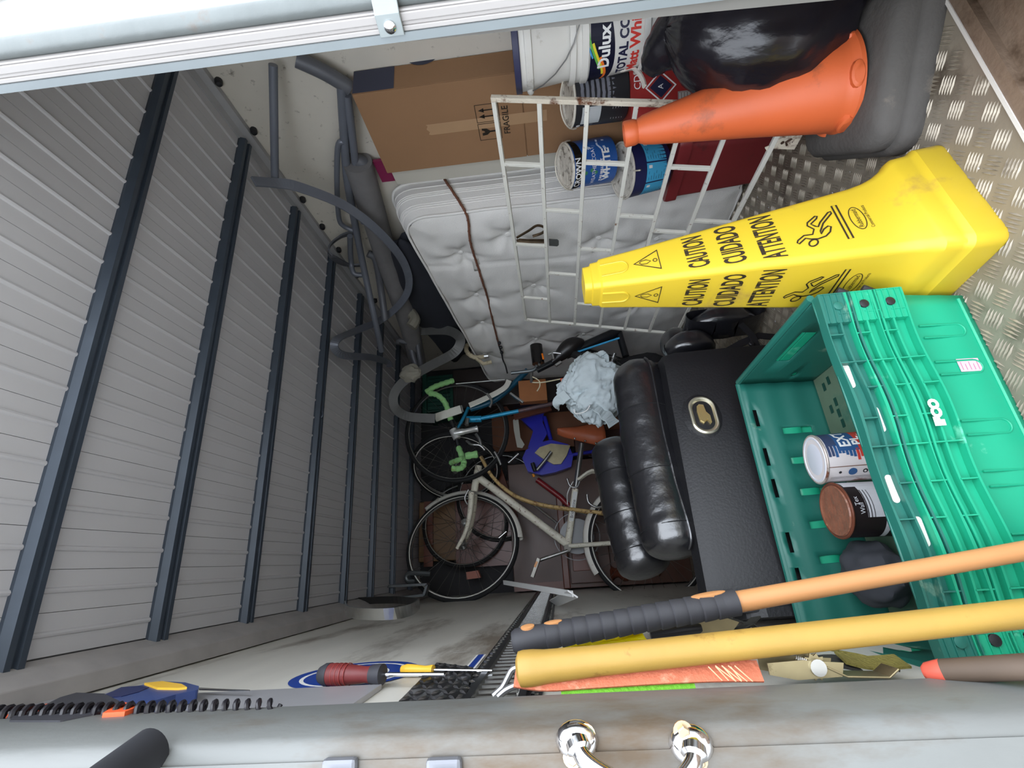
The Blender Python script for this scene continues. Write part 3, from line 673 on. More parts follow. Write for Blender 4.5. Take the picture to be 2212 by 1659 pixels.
for k in (0, 1):
    obj('ratchet_wheel', G().prism([(r_ * math.cos(i * math.pi / 12), r_ * math.sin(i * math.pi / 12)) for i in range(24) for r_ in ((.011, .0145)[i % 2],)], A + d * .055 + n_ * (-.010 + k * .02), d, s_, .002), ZN, t)
t = thing('ratchet_buckle', P(1490, 1362, y=.80), 'black handled ratchet with tangled dark straps behind the yellow shaft', 'ratchet')
A, B_ = P(1405, 1372, y=.80), P(1515, 1356, y=.80); d = (B_ - A).normalized(); s_ = d.cross(n_).normalized()
obj('handle_grip', G().tube([A, A + d * .03, A + d * .07, B_], [.006, .0075, .007, .005], 10), BLACK, t)
obj('side_plate', G().prism([(0, -.008), (.05, -.012), (.065, .0), (.04, .012), (0, .008)], B_ - d * .01, d, s_, .012), ZN, t)
g = G(); rnd = random.Random(4)
for k in range(7):
    p0 = P(rnd.uniform(1420, 1500), rnd.uniform(1365, 1385), y=.84); pts = [p0]
    for q in range(5): pts.append(pts[-1] + V((rnd.uniform(-.012, .012), rnd.uniform(-.02, .02), -.018 + rnd.uniform(-.012, .008))))
    g.strip(smooth(pts, 3), (0, 1, .2), .018, .002)
obj('webbing', g, mat('dark webbing', (44, 44, 40), .8, 0, .2, 90), t)
t = thing('olive_strap', P(1850, 1415, y=.78), 'olive green webbing strap bunched beside the tray stack', 'strap')
g = G(); g.strip(smooth(PP([(1800, 1405), (1840, 1412), (1890, 1425), (1940, 1432)], y=.78), 5), (0, 1, .3), .030, .003); g.strip(smooth(PP([(1815, 1420), (1870, 1432), (1950, 1428)], y=.74), 5), (.3, 1, 0), .030, .003)
obj('webbing', g, mat('olive webbing', (120, 112, 52), .8, 0, .15, 90, bump=.4, bs=250), t)
g = G()
for k in range(3): g.strip(smooth(PP([(1640 + 40 * k, 1412), (1680 + 40 * k, 1432), (1760 + 50 * k, 1425), (1850 + 40 * k, 1440)], y=.74 + .02 * k), 5), (.2, 1, 0), .028, .003)
obj('dark_strap', g, mat('dark webbing', (44, 44, 40), .8, 0, .2, 90), label='dark webbing strap folded behind the ratchet buckle', cat='strap')
# yellow plastic bag and lime tag
def sheet(pix, y, n=7, amp=.006, seed=0, m=None):
    A, B_, C_, D_ = [P(*p, y=y) for p in pix]
    def f(u, v):
        p_ = (A * (1 - u) + B_ * u) * (1 - v) + (D_ * (1 - u) + C_ * u) * v
        k = noise.noise(V((u * 4, v * 4, seed))) + .6 * abs(noise.noise(V((u * 9, v * 7, seed + 3))))
        return p_ + V((-.2 * k, -1 * k, .1 * k)) * amp
    return G().grid(n * 3, n * 2, f, 0, False)
obj('plastic_bag', sheet([(1213, 1392), (1380, 1358), (1402, 1388), (1222, 1425)], .80, 7, .010, 2), mat('yellow plastic film', (244, 226, 22), .3, 0, .05, 20), label='crumpled bright yellow plastic bag behind the yellow shaft', cat='bag', solid=.001)
obj('green_tag', sheet([(1250, 1380), (1330, 1366), (1335, 1384), (1240, 1398)], .815, 4, .003, 5), mat('neon green tag', (116, 232, 52), .5), label='neon green tag beside the yellow plastic bag', cat='tag', solid=.001)
# brown wooden edge with a red tip beside the post
A, B_ = P(1992, 1452, y=.67), P(2260, 1438, y=.60)
t = thing('wooden_stick', P(2200, 1440, y=.62), 'brown wooden stick with a red tip tucked behind the left post', 'stick')
d = (B_ - A).normalized(); B_ = A + d * (A.z - .01) / -d.z
obj('shaft', G().tube([A + d * .004, A + d * .02, B_], [.008, .012, .013], 12), mat('brown wood', (78, 64, 52), .7, 0, .15, 20), t)
obj('tip', G().lathe([(.001, 0), (.006, .001), (.0095, .005), (.0122, .02)], A, d, 12), mat('red paint', (196, 84, 66), .5), t, label='red painted tip')
# ================================================================ TOOLS ON THE LEFT WALL
XW = -.150
def wp(px, py, dx=0): return P(px, py, x=XW + dx)
def plate(g, pix, x, t_, m=0):
    pts = [P(a, b, x=x) for a, b in pix]; n = len(pts); q = [p - V((t_, 0, 0)) for p in pts]
    g.add(pts, [tuple(range(n))], m); g.add(q, [tuple(reversed(range(n)))], m); g.add(pts + q, [(i, n + i, n + (i + 1) % n, (i + 1) % n) for i in range(n)], m)
t = thing('hand_saw', wp(330, 1490), 'hand saw with a blue and yellow handle hanging by the left post', 'saw')
g = G(); plate(g, [(225, 1500), (255, 1488), (300, 1481), (345, 1471), (400, 1474), (430, 1482), (428, 1490), (380, 1500), (335, 1513), (290, 1518), (250, 1517)], XW, .016)
obj('saw_handle', g, mat('blue tool plastic', (52, 70, 122), .4, 0, .08, 20), t, bevel=.003)
g = G(); plate(g, [(228, 1500), (262, 1484), (300, 1481), (322, 1484), (300, 1494), (262, 1504), (240, 1506)], XW + .001, .002); obj('handle_hollow', g, mat('deep blue plastic', (28, 38, 84), .5), t)
g = G(); plate(g, [(312, 1475), (350, 1471), (392, 1477), (404, 1484), (385, 1486), (340, 1485)], XW + .003, .004); plate(g, [(205, 1502), (222, 1498), (224, 1505)], XW + .003, .004); obj('handle_inlay', g, mat('yellow tool plastic', (240, 190, 60), .4), t, label='yellow inlay')
g = G(); plate(g, [(428, 1485), (500, 1489), (540, 1490), (540, 1492), (430, 1489)], XW - .008, .0012); obj('saw_blade', g, STEEL, t)
t = thing('pruning_saw', wp(150, 1520), 'black and orange handled saw hanging above the blue handled saw', 'saw')
g = G(); plate(g, [(20, 1556), (40, 1534), (104, 1519), (130, 1506), (165, 1496), (225, 1498), (258, 1514), (240, 1530), (200, 1542), (130, 1556)], XW + .004, .018); obj('saw_handle', g, mat('dark tool rubber', (52, 52, 58), .6, 0, .1, 30), t, bevel=.003)
g = G(); plate(g, [(72, 1531), (100, 1520), (108, 1521), (100, 1529), (76, 1534)], XW + .006, .003); obj('orange_ring', g, mat('orange tool plastic', (242, 100, 52), .45), t)
g = G(); plate(g, [(245, 1525), (260, 1516), (292, 1519), (294, 1528), (270, 1537), (222, 1540)], XW + .007, .016); obj('orange_grip', g, mat('orange tool plastic', (242, 100, 52), .45), t, label='orange grip')
# spiral cable down the post edge
g = G(); A, B_ = P(-260, 1572, x=-.150), P(570, 1540, x=-.146); d = (B_ - A).normalized(); fx, fy, _ = frame(d); L = (B_ - A).length; pts = []
N = int(L / .0145)
for i in range(N * 10 + 1):
    a = i / 10 * 2 * math.pi; rr = .0105 * (1 - .45 * (i / (N * 10)) ** 2); pts.append(A + d * (i / (N * 10)) * L + fx * math.cos(a) * rr + fy * math.sin(a) * rr + V((0, .03, 0)))
g.tube(pts, [.0046 * (1 - .4 * i / len(pts)) for i in range(len(pts))], 7)
t = thing('coiled_cable', (pts[0] + pts[-1]) / 2, 'black spiral cable hanging down the inside of the left post', 'cable')
obj('coil', g, mat('cable black', (28, 26, 32), .4), t)
g = G()
for k in range(9):
    z = pts[0].z - .01 - k * .029; g.ball((pts[0].x - .008, pts[0].y + .008, z), .007, 6)
obj('cable_marker', g, mat('orange tool plastic', (242, 100, 52), .45), t, label='orange beads behind the coil')
# screwdrivers
def driver(px0, px1, py, x, mh, ml, label, r, blade=.0035):
    A, B_ = P(*px0, x=x), P(*px1, x=x); d = (B_ - A).normalized(); L = (B_ - A).length
    t = thing('screwdriver', B_, label, 'screwdriver')
    obj('handle', G().lathe([(.001, 0), (r * .7, .002), (r, .012), (r * 1.02, L * .2), (r * .98, L * .35), (r * .82, L * .6), (r * .72, L * .75), (r * .82, L * .88), (r * .9, L * .95), (r * .9, L)], A, d, 20), mh, t)
    if ml:
        obj('end_cap', G().lathe([(.001, -.001), (r * .74, .001), (r * 1.03, .011), (r * 1.05, L * .17)], A, d, 20), ml, t); obj('collar', G().lathe([(r * .84, L * .84), (r * .94, L * .95), (r * .94, L * 1.01), (r * .6, L * 1.02)], A, d, 20), ml, t)
        g = G()
        for k in range(4): g.tube([A + d * L * (.26 + .07 * k) + q for q in [V(frame(d)[0]) * r * 1.0 * math.cos(x_) + V(frame(d)[1]) * r * 1.0 * math.sin(x_) for x_ in [i * math.pi / 8 for i in range(16)]]], .0008, 5, closed=True)
        obj('grip_ridge', g, mat('bright red grip', (146, 54, 50), .5), t)
    obj('blade', G().tube([A + d * L, A + d * (L + .11)], blade, 10), CHROME, t)
driver((692, 1457), (825, 1457), 0, -.155, mat('dark red grip', (112, 42, 42), .5, 0, .15, 60), mat('dark tool rubber', (52, 52, 58), .6, 0, .1, 30), 'red screwdriver with dark ends on the left wall by the blue sticker', .0165, .0032)
driver((866, 1446), (936, 1447), 0, -.162, mat('yellow tool plastic', (240, 190, 60), .4), None, 'yellow handled screwdriver on the left wall above the tread plate', .0085, .0025)
# ================================================================ SECURITY GRILLE leaning by the right wall
def gx(z): return 1.129 - .219 * (.0624 - (z - CZ))
WP = mat('chipped white paint', (222, 220, 210), .5, 0, .04, 20, (120, 76, 44), .20, 34)
GY0, GY1 = .905, 2.13
up = (V((gx(1), 0, 1)) - V((gx(0), 0, 0))).normalized(); gn = V((0, 1, 0)).cross(up)
t = thing('window_grille', (gx(0), 1.5, .03), 'white painted metal window grille with rusty end bar leaning before the mattress', 'grille')
RW2 = mat('rusty white paint', (214, 204, 186), .6, 0, .08, 30, (104, 62, 38), .52, 26, .3, 90)
zs = [.848, .731, .611, .492, .376, .262, .140, .03]
def ga(y, z): return V((gx(z), y, z))
g = G()
for y, m in ((GY0, RW2), (GY1, WP)):
    a, b = ga(y, zs[0]), ga(y, zs[-1])
    obj('end_bar', G().strip([a + up * .006, b], (0, 1, 0), .013, .013), m, t, bevel=.001)
for z in zs[:-1]: obj('long_bar', G().strip([ga(GY0, z), ga(GY1, z)], up, .012, .012), WP, t, bevel=.001)
# short staggered bars between the long ones, read off the photograph
for i, px, in ((0, (1125, 355)), (0, (1155, 530)), (0, (1163, 645)), (1, (1215, 455)), (1, (1215, 592)), (2, (1300, 352)), (2, (1268, 538)), (2, (1262, 657)), (3, (1370, 467)), (4, (1485, 362)), (4, (1440, 500)), (5, (1530, 478)), (3, (1345, 600)), (5, (1600, 260))):
    r = P(px[0], px[1], y=1.0) - V((0, 0, CZ)); k = (1.129 - .219 * .0624) / (r.x - .219 * r.z); q = r * k
    y = q.y
    if i + 1 < len(zs): obj('short_bar', G().strip([ga(y, zs[i]), ga(y, zs[i + 1])], (0, 1, 0), .011, .011), WP, t, bevel=.001)
p0 = ga(1.03, .155)
obj('wall_bracket', G().box(p0 + V((-.012, -.03, -.045)), (.0025, .024, .026), (gn, V((0, 1, 0)), up)), RW2, t, bevel=.0005)
g = G()
for dz in (-.014, .014): g.lathe([(.0045, -.001), (.0045, .001)], p0 + V((-.0155, -.03, -.045 + dz)), (-1, 0, -.2), 12)
g.tube([p0 + V((-.0155, -.04, -.05)), p0 + V((-.0155, -.03, -.04)), p0 + V((-.0155, -.02, -.046))], .003, 6)
obj('bracket_hole', g, mat('dark hole rust', (70, 50, 38), .8), t)
obj('bracket_arm', G().strip([ga(1.03, .15), p0 + V((-.006, -.015, -.02))], (0, 1, 0), .012, .003), RW2, t)
# rusted latch on the top row
def gp(px, py, d=0):
    r = P(px, py, y=1.0) - V((0, 0, CZ)); k = (1.129 - .219 * .0624) / (r.x - .219 * r.z); q = r * k; return V((q.x, q.y, q.z + CZ)) + gn * d
g = G(); g.strip([gp(1116, 524, .006), gp(1180, 524, .006)], (0, 1, 0), .02, .004); g.tube(smooth([gp(1116, 518, .01), gp(1140, 505, .012), (gp(1160, 494, .014)), gp(1178, 500, .012), gp(1168, 512, .016), gp(1150, 516, .012)], 5), .005, 6)
g.tube([gp(1120, 523, .012), gp(1178, 528, .012)], .004, 6)
lt = obj('latch', g, mat('oily latch steel', (96, 80, 62), .3, .8, .4, 60), t, label='rusty oily latch')
obj('latch_plate', G().prism([(0, 0), (.030, 0), (.036, .008), (.036, .03), (.030, .038), (0, .038)], gp(1186, 533, .004), -up, V((0, 1, 0)) * -1, .004), mat('grey latch plate', (104, 106, 104), .4, .6, .1, 40), lt)
# ================================================================ MATTRESS on edge against the right wall
MS = mat('mattress fabric', (224, 222, 218), .85, 0, .03, 10, bump=.12, bs=220)
MP = mat('white piping', (228, 226, 222), .7)
F0, F1 = V((1.2255, 1.425, 0)), V((1.155, 3.03, 0)); sd = (F1 - F0).normalized(); nn = V((-sd.y, sd.x, 0))      # nn points into the trailer
ML, MTH = (F1 - F0).length, .168
def mtop(s): return 1.262 - .07 * (s / .9) if s < .9 else 1.192 - .07 * (s - .9)
btn = []
for px, py in ((998, 551), (1032, 642), (1046, 703), (1100, 512), (1155, 622), (1296, 520), (1160, 736), (1262, 726), (1330, 620), (1420, 520), (1050, 770), (1390, 660), (1480, 600)):
    d = P(px, py, y=1.) - V((0, 0, CZ)); k = F0.dot(nn) / d.dot(nn); q = d * k + V((0, 0, CZ)); btn.append(((q - F0).dot(sd), q.z))
def mface(s, z):
    """puff of the quilted face: dimples at buttons with creases running out of them"""
    e = min(s, ML - s, z, max(mtop(s) - z, 0)); d = .022 * min(1, (max(e, 0) / .09)) ** .6
    for bs_, bz in btn:
        ds, dz = s - bs_, z - bz; r = math.hypot(ds, dz)
        if r < .34:
            a = math.atan2(dz, ds); d -= .036 * math.exp(-(r / .055) ** 2)
            d -= .016 * math.exp(-(r / .14) ** 2) * (.5 + .5 * math.cos(5 * a + 2 * noise.noise(V((bs_, bz, a)))))* (1 - math.exp(-(r / .03) ** 2))
    d += .008 * noise.noise(V((s * 5, z * 7, 1.2))) + .0045 * noise.noise(V((s * 14, z * 20, 5)))
    d -= .006 * math.exp(-((s - .30 - (1.0 - z) * .02) / .012) ** 2)
    return d
def mmap(u, v):
    """unit square to a rectangle with rounded top corners"""
    s = u * ML; top = mtop(s); z = .012 + v * (top - .012); r = .10
    for s0, sg in ((r, -1), (ML - r, 1)):
        if (s - s0) * sg > 0 and z > top - r:
            ds, dz = abs(s - s0), z - (top - r); L = max(ds, dz); h_ = math.hypot(ds, dz) or 1
            s, z = s0 + sg * ds * L / h_, top - r + dz * L / h_
        rb = .06
        s1 = rb if sg < 0 else ML - rb
        if (s - s1) * sg > 0 and z < rb:
            ds, dz = abs(s - s1), rb - z; L = max(ds, dz); h_ = math.hypot(ds, dz) or 1
            s, z = s1 + sg * ds * L / h_, rb - dz * L / h_
    return s, z
NU, NV = 150, 110
def mpt(s, z, off): return F0 + sd * s + nn * off + V((0, 0, z - min(off, 0) * .34 * max(0, z - .1)))
t = thing('mattress', mpt(ML / 2, 0, -.08), 'pale buttoned mattress standing on edge along the right wall', 'mattress')
def f(u, v):
    s, z = mmap(u, v); return mpt(s, z, mface(s, z))
obj('mattress_face', G().grid(NU, NV, f), MS, t, ang=60)
per = [(u / 60, 1.) for u in range(61)] + [(1., 1 - v / 40) for v in range(1, 41)] + [(1 - u / 60, 0.) for u in range(1, 61)] + [(0., v / 40) for v in range(1, 40)]
rim = [mmap(*p) for p in per]; ctr = V((ML / 2, .6))
def ring(off, bul): 
    o = []
    for s, z in rim:
        d = V((s - min(max(s, .25), ML - .25), z - min(max(z, .25), mtop(s) - .25))); d = d.normalized() if d.length > 1e-6 else V((0, 0))
        b = bul + .004 * noise.noise(V((s * 6, z * 6, off * 9)))
        o.append(mpt(s + d.x * b, z + max(d.y * b, -.004), off))
    return o
g = G(); K = 10
g.loft([ring(-MTH * k / K, .013 * math.sin(math.pi * k / K)) for k in range(K + 1)], 0, True, False)
g.add(ring(-MTH, 0), [tuple(range(len(rim)))], 0)
obj('mattress_border', g, MS, t, ang=60)
for off in (.004, -MTH - .002): obj('piping', G().tube(ring(off, .004), .0052, 8, closed=True), MP, t)
for a in (.036, .045, .054, .086, .095, .104, .136): obj('border_tape', G().tube(ring(-a, .0135 * math.sin(math.pi * a / MTH) + .0005), .0022, 6, closed=True), MP, t)
for s, z in btn:
    if 0 < s < ML and 0 < z < mtop(s): obj('button', G().lathe([(.012, 0), (.011, .005), (.001, .008)], mpt(s, z, mface(s, z) - .001), nn, 12), MP, t)
sb, zb_ = btn[0]
obj('care_tag', G().grid(4, 3, lambda u, v: mpt(sb + .03 + u * .07, zb_ - .035 - v * .03, mface(sb + .03 + u * .07, zb_ - .04) + .004)), mat('tag cloth', (196, 194, 188), .9), t, solid=.001)
# rope round the mattress
def onm(px, py, d=.01):
    v = P(px, py, y=1.) - V((0, 0, CZ)); k = F0.dot(nn) / v.dot(nn); q = v * k + V((0, 0, CZ)); s, z = (q - F0).dot(sd), q.z
    return mpt(s, z, mface(s, z) + d)
pts = [onm(a, b) for a, b in ((1011, 468), (1014, 500), (1020, 530), (1031, 566), (1042, 600), (1053, 640), (1065, 690), (1077, 735))]
s0 = (pts[0] - F0).dot(sd); topz = mtop(s0)
over = [mpt(-.014, pts[0].z + .03, -MTH + .01), mpt(-.022, pts[0].z + .02, -.08), mpt(-.012, pts[0].z + .008, -.004)]
t = thing('rope', pts[-1], 'thin rust brown cord tied over and down the face of the mattress', 'rope')
allp = smooth([over[0], over[1], over[2]] + pts, 8)
tw = []; 
g = G(); g.tube(allp, .0048, 8); k1_ = [];
for i, p in enumerate(allp):
    d = (allp[min(i + 1, len(allp) - 1)] - allp[max(i - 1, 0)]).normalized(); fx, fy, _ = frame(d, (1, 0, 0)); k1_.append(p + (fx * math.cos(i * 1.3) + fy * math.sin(i * 1.3)) * .0035)
g.tube(k1_, .0028, 6)
obj('cord', g, mat('rust brown cord', (112, 72, 54), .9, 0, .25, 120), t)
low = [onm(a, b, .014) for a, b in ((1077, 735), (1083, 752), (1086, 770))] + [P(1092, 790, y=2.62), P(1096, 806, y=2.60)]
obj('hook_cord', G().tube(smooth(low, 5), .0045, 8), BLACK, t)
g = G()
for a, b in ((1078, 728), (1081, 737), (1083, 748)): g.ball(onm(a, b, .018), .010, 6)
obj('knot', g, BLACK, t, label='black hooked end')
# ================================================================ CARDBOARD BOX high on the right
CB = mat('brown cardboard', (146, 110, 78), .8, 0, .05, 6, bump=.05, bs=90); bx, by0, by1, bz0, bz1 = 1.318, .985, 1.29, .28, 1.272
t = thing('cardboard_box', ((bx + XR) / 2, 1.14, bz0), 'large brown cardboard box marked FRAGILE against the right wall', 'box')
zm = .772; sl_ = lambda z: .030 * (z - bz0)
g = G().hexa([(bx + .003, by0, bz0), (XR - .004, by0, bz0), (XR - .004, by1, bz0), (bx + .003, by1, bz0), (bx + .003, by0, bz1), (XR - .004, by0, bz1), (XR - .004, by1, bz1), (bx + .003, by1, bz1)])
obj('box_body', g, CB, t, bevel=.002)
obj('box_flap', G().b2((bx - .0015, by0, zm + .0015), (bx + .003, by1, bz1 - .002)), CB, t, bevel=.001)
obj('box_flap', G().b2((bx - .0005, by0, bz0), (bx + .003, by1, zm - .0015)), CB, t, bevel=.001)
mp = planar((bx - .0015, 0, 0), (0, -1, 0), (0, 0, 1), .0006)
TPm = mat('parcel tape', (172, 138, 104), .45, 0, .04, 20)
ym = 1.135; g = G(); pts = []
g.add([mp(-ym - .020, 1.075), mp(-ym - .017, 1.083), mp(-ym - .008, 1.078), mp(-ym + .003, 1.086), mp(-ym + .014, 1.080), mp(-ym + .020, 1.084), mp(-ym + .020, .70), mp(-ym - .020, .70)], [tuple(range(8))])
obj('packing_tape', g, TPm, t)
g = G(); m2 = planar((bx - .0015, 0, 0), (0, -1, 0), (0, 0, 1), .0013)
fz0, fs = .885, .062
for k, yc_ in ((0, -ym + .035), (1, -ym - .033)):
    stroke(g, [(yc_ - .031, fz0 - .036), (yc_ + .031, fz0 - .036), (yc_ + .031, fz0 + .036), (yc_ - .031, fz0 + .036)], .0026, m2, 0, True)
    if k == 0:
        stroke(g, [(yc_ - .022, fz0 - .026), (yc_ + .022, fz0 - .026)], .004, m2)
        for a in (-.011, .011):
            stroke(g, [(yc_ + a, fz0 - .018), (yc_ + a, fz0 + .014)], .004, m2); g.add([m2(yc_ + a - .008, fz0 + .010), m2(yc_ + a + .008, fz0 + .010), m2(yc_ + a, fz0 + .028)], [(0, 1, 2)])
    else:
        g.add([m2(yc_ + a, fz0 + b) for a, b in [(-.014, .026), (-.004, .026), (-.001, .016), (.004, .020), (.006, .026), (.014, .026), (.012, .010), (.003, .000), (.003, -.020), (.014, -.026), (-.014, -.026), (-.003, -.020), (-.003, .0), (-.012, .010)]], [tuple(range(14))])
letter(g, 'FRAGILE', .028, m2, 1.0, (-ym + .001, fz0 - .056), bold=.0004)
obj('fragile_mark', g, INK, t, label='printed fragile and this way up marks')
m3 = planar((0, by0, 0), (1, 0, 0), (0, 0, 1), .0012); g = G()
patch(g, bx + .004, 1.145, XR - .006, bz1 - .002, m3)
g.add([m3(*q) for q in circ(.055, 24, (bx + .14, 1.06))], [tuple(range(24))])
obj('navy_print', g, mat('navy print', (54, 56, 74), .7), t, label='navy printed band and disc')
# ================================================================ WHITE TUBS by the door
TW_ = mat('white tub plastic', (218, 216, 210), .42, 0, .03, 12, (170, 164, 152), .16, 14)
tc_ = V((1.292, .870, 0))
def tub(z0, label, R=.118, h=.225, handle=False, label_fn=None, name='paint_tub', lid=True):
    t = thing(name, tc_ + V((0, 0, z0)), label, 'tub'); o = tc_ + V((0, 0, z0))
    obj('tub_body', G().lathe([(R * .88, 0), (R * .89, .004), (R * .985, h - .05), (R * .99, h - .048), (R * 1.03, h - .046), (R * 1.035, h - .030), (R * 1.0, h - .028), (R * 1.005, h - .012)], o, n=48), TW_, t)
    obj('tub_lid', G().lathe([(R * 1.03, h - .016), (R * 1.045, h - .014), (R * 1.045, h), (R * 1.0, h + .001), (R * .97, h - .005), (.002, h - .005)], o, n=48), mat('navy lid', (50, 52, 84), .5) if handle else TW_, t)
    if handle:
        e = V((-.80, .6, 0)).normalized(); f_ = V((-.6, -.8, 0)); pts = []
        for k in range(13):
            a = math.pi * k / 12; pts.append(o + V((0, 0, h - .038)) + (e * math.cos(a) + f_ * math.sin(a)) * R * 1.06 - V((0, 0, math.sin(a) * .13)))
        obj('wire_handle', G().tube(pts, .0018, 6), mat('grey hook wire', (140, 140, 140), .35, .7), t)
        g = G()
        for s in (1, -1): g.ball(o + V((0, 0, h - .038)) + e * s * R * 1.05, .009, 6)
        obj('handle_boss', g, TW_, t)
    if label_fn: label_fn(o, R, h, t)
    return t
def dulux(o, R, h, t):
    NV_ = mat('label navy', (30, 32, 62), .45); RD = mat('label red', (204, 54, 44), .45); LM = [NV_, WHITEINK, RD, mat('arc orange', (240, 116, 36), .45), mat('arc yellow', (222, 208, 50), .45), mat('arc green', (96, 178, 80), .45), mat('arc blue', (70, 158, 214), .45)]
    mp = cyl(o, R * .885, (0, 0, 1), (-.985, -.17, 0), R * .10 / (h - .05), .0009)
    up1 = lambda a, b: mp(a, b) + (mp(a, b) - o - V((0, 0, b))).normalized() * .0007
    g = G(); b0, b1 = .080, .140
    N = 24; a0, a1 = -.115, .075
    g.loft([[mp(a0 + (a1 - a0) * i / N, b0 + .012 * math.sin(math.pi * i / N) * 0 - .014 * math.sin(math.pi * i / N) + .012), mp(a0 + (a1 - a0) * i / N, b1)] for i in range(N + 1)], 0, False, False)
    letter(g, 'Dulux', .040, up1, .92, (.0, .104), 1, .006, 0, .0012)
    for k, m in enumerate((3, 4, 5, 6)):
        pp = [(-.098 + .165 * i / 16, .134 - .026 * math.cos((i / 16 - .22) * 4.2) * (1 - i / 26) + .0062 * k - .012) for i in range(17)]
        ws = [(.0065 if i < 8 else .0040) for i in range(17)]
        stroke(g, [p_ for i, p_ in enumerate(pp) if (i >= [0, 3, 5, 8][k] and i <= [8, 11, 13, 16][k])], .0068 - .001 * k, up1, m)
    stroke(g, [(.060, .120), (.068, .128), (.066, .136), (.058, .134)], .0016, up1, 1); stroke(g, [(.062, .128), (.072, .132), (.080, .138)], .0016, up1, 1)
    letter(g, 'TOTAL COVER', .030, mp, .92, (.012, .056), 0, .006, 0, .0012)
    letter(g, 'Matt White', .034, mp, 1.0, (.0, .028), 2, .006, 0, .0012)
    obj('tub_label', g, LM, t, label='navy, rainbow and red printed paint label')
tub(.275, 'white plastic tub at the bottom of the stack, mostly hidden by the black bag', .112, .190)
tub(.455, 'white paint tub with a navy and rainbow label, middle of the tub stack', .118, .190, False, dulux)
tub(.612, 'plain white bucket with a wire handle, topmost of the tub stack by the door', .122, .175, True)
obj('crate_under_tubs', G().b2((1.20, .76, .0), (1.405, .955, .274)), mat('dark box board', (58, 50, 46), .8), label='dark low box under the stack of white tubs', cat='box', bevel=.004)
# ================================================================ TINS AND RED BOXES behind the grille
def drum(name, o, R, h, mats, label, ax=(0, 0, 1), lidm=None, handle=None, fn=None, taper=0., rim=True):
    ax = V(ax).normalized(); t = thing(name, o, label, 'paint tin'); o = V(o)
    obj('tin_body', G().lathe([(R - taper, 0), (R - taper + .0015, .003), (R - .0005, h - .006), (R, h - .003)], o, ax, 40), mats, t)
    T_ = o + ax * h; fx, fy, _ = frame(ax)
    obj('tin_rim', G().tube([T_ + fx * a + fy * b for a, b in circ(R, 40)], .0032, 8, closed=True), lidm[0], t)
    obj('tin_lid', G().lathe([(R - .002, -.003), (R - .006, .002), (R - .010, .002), (R - .012, -.001), (R - .018, -.0022), (.002, -.0024)], T_, ax, 40), lidm[1], t)
    if handle:
        e, f_, dr = handle; e, f_ = V(e).normalized(), V(f_).normalized()
        pts = [o + ax * (h - .02) + (e * math.cos(a) + f_ * math.sin(a) * .96) * (R + .004) + ax * math.sin(a) * dr for a in [math.pi * k / 16 for k in range(17)]]
        obj('bail_handle', G().tube(pts, .0022, 6), mat('painted wire', (214, 206, 192), .5), t)
    if fn: fn(o, R, h, t, ax)
    return t
DW = mat('dried paint', (206, 200, 188), .6, 0, .1, 60, (96, 84, 70), .42, 40, .5, 60); DWr = mat('painty rim', (210, 204, 192), .5, .1, .06, 40, (130, 110, 90), .3, 30)
def blackfn(o, R, h, t, ax):
    mp = cyl(o, R, ax, (-.8, -.6, 0), 0, .0008); g = G()
    for k in range(9):
        b = .014 + k * .0150; 
        stroke(g, [(-.008 + .008 * i, b + .0022 * noise.noise(V((i * .8, k, 0)))) for i in range(16)], .0088, mp, 0)
    patch(g, -.078, .080, -.022, .134, lambda a, b: mp(a, b) + V((-.0008, -.0006, 0)), 1, 8, 1)
    m2 = lambda a, b: mp(a, b) + V((-.0014, -.0010, 0))
    letter(g, 'FL', .022, m2, 1., (-.036, .120), 2, .006)
    for r_, a in ((.006, -.086), (.0065, -.100), (.005, -.112)): g.add([m2(*q) for q in circ(r_, 14, (a, .138))], [tuple(range(14))], 3)
    for k in range(6): stroke(g, [(-.116 + .007 * k, .118), (-.116 + .007 * k, .096)], .0014, m2, 1)
    for k in range(5): stroke(g, [(-.07, .014 + .008 * k), (-.03, .014 + .008 * k)], .0012, m2, 1)
    obj('tin_label', g, [mat('dark grey stripe', (112, 114, 124), .6), mat('pale label', (186, 190, 192), .6), INK, WHITEINK], t, label='grey striped label')
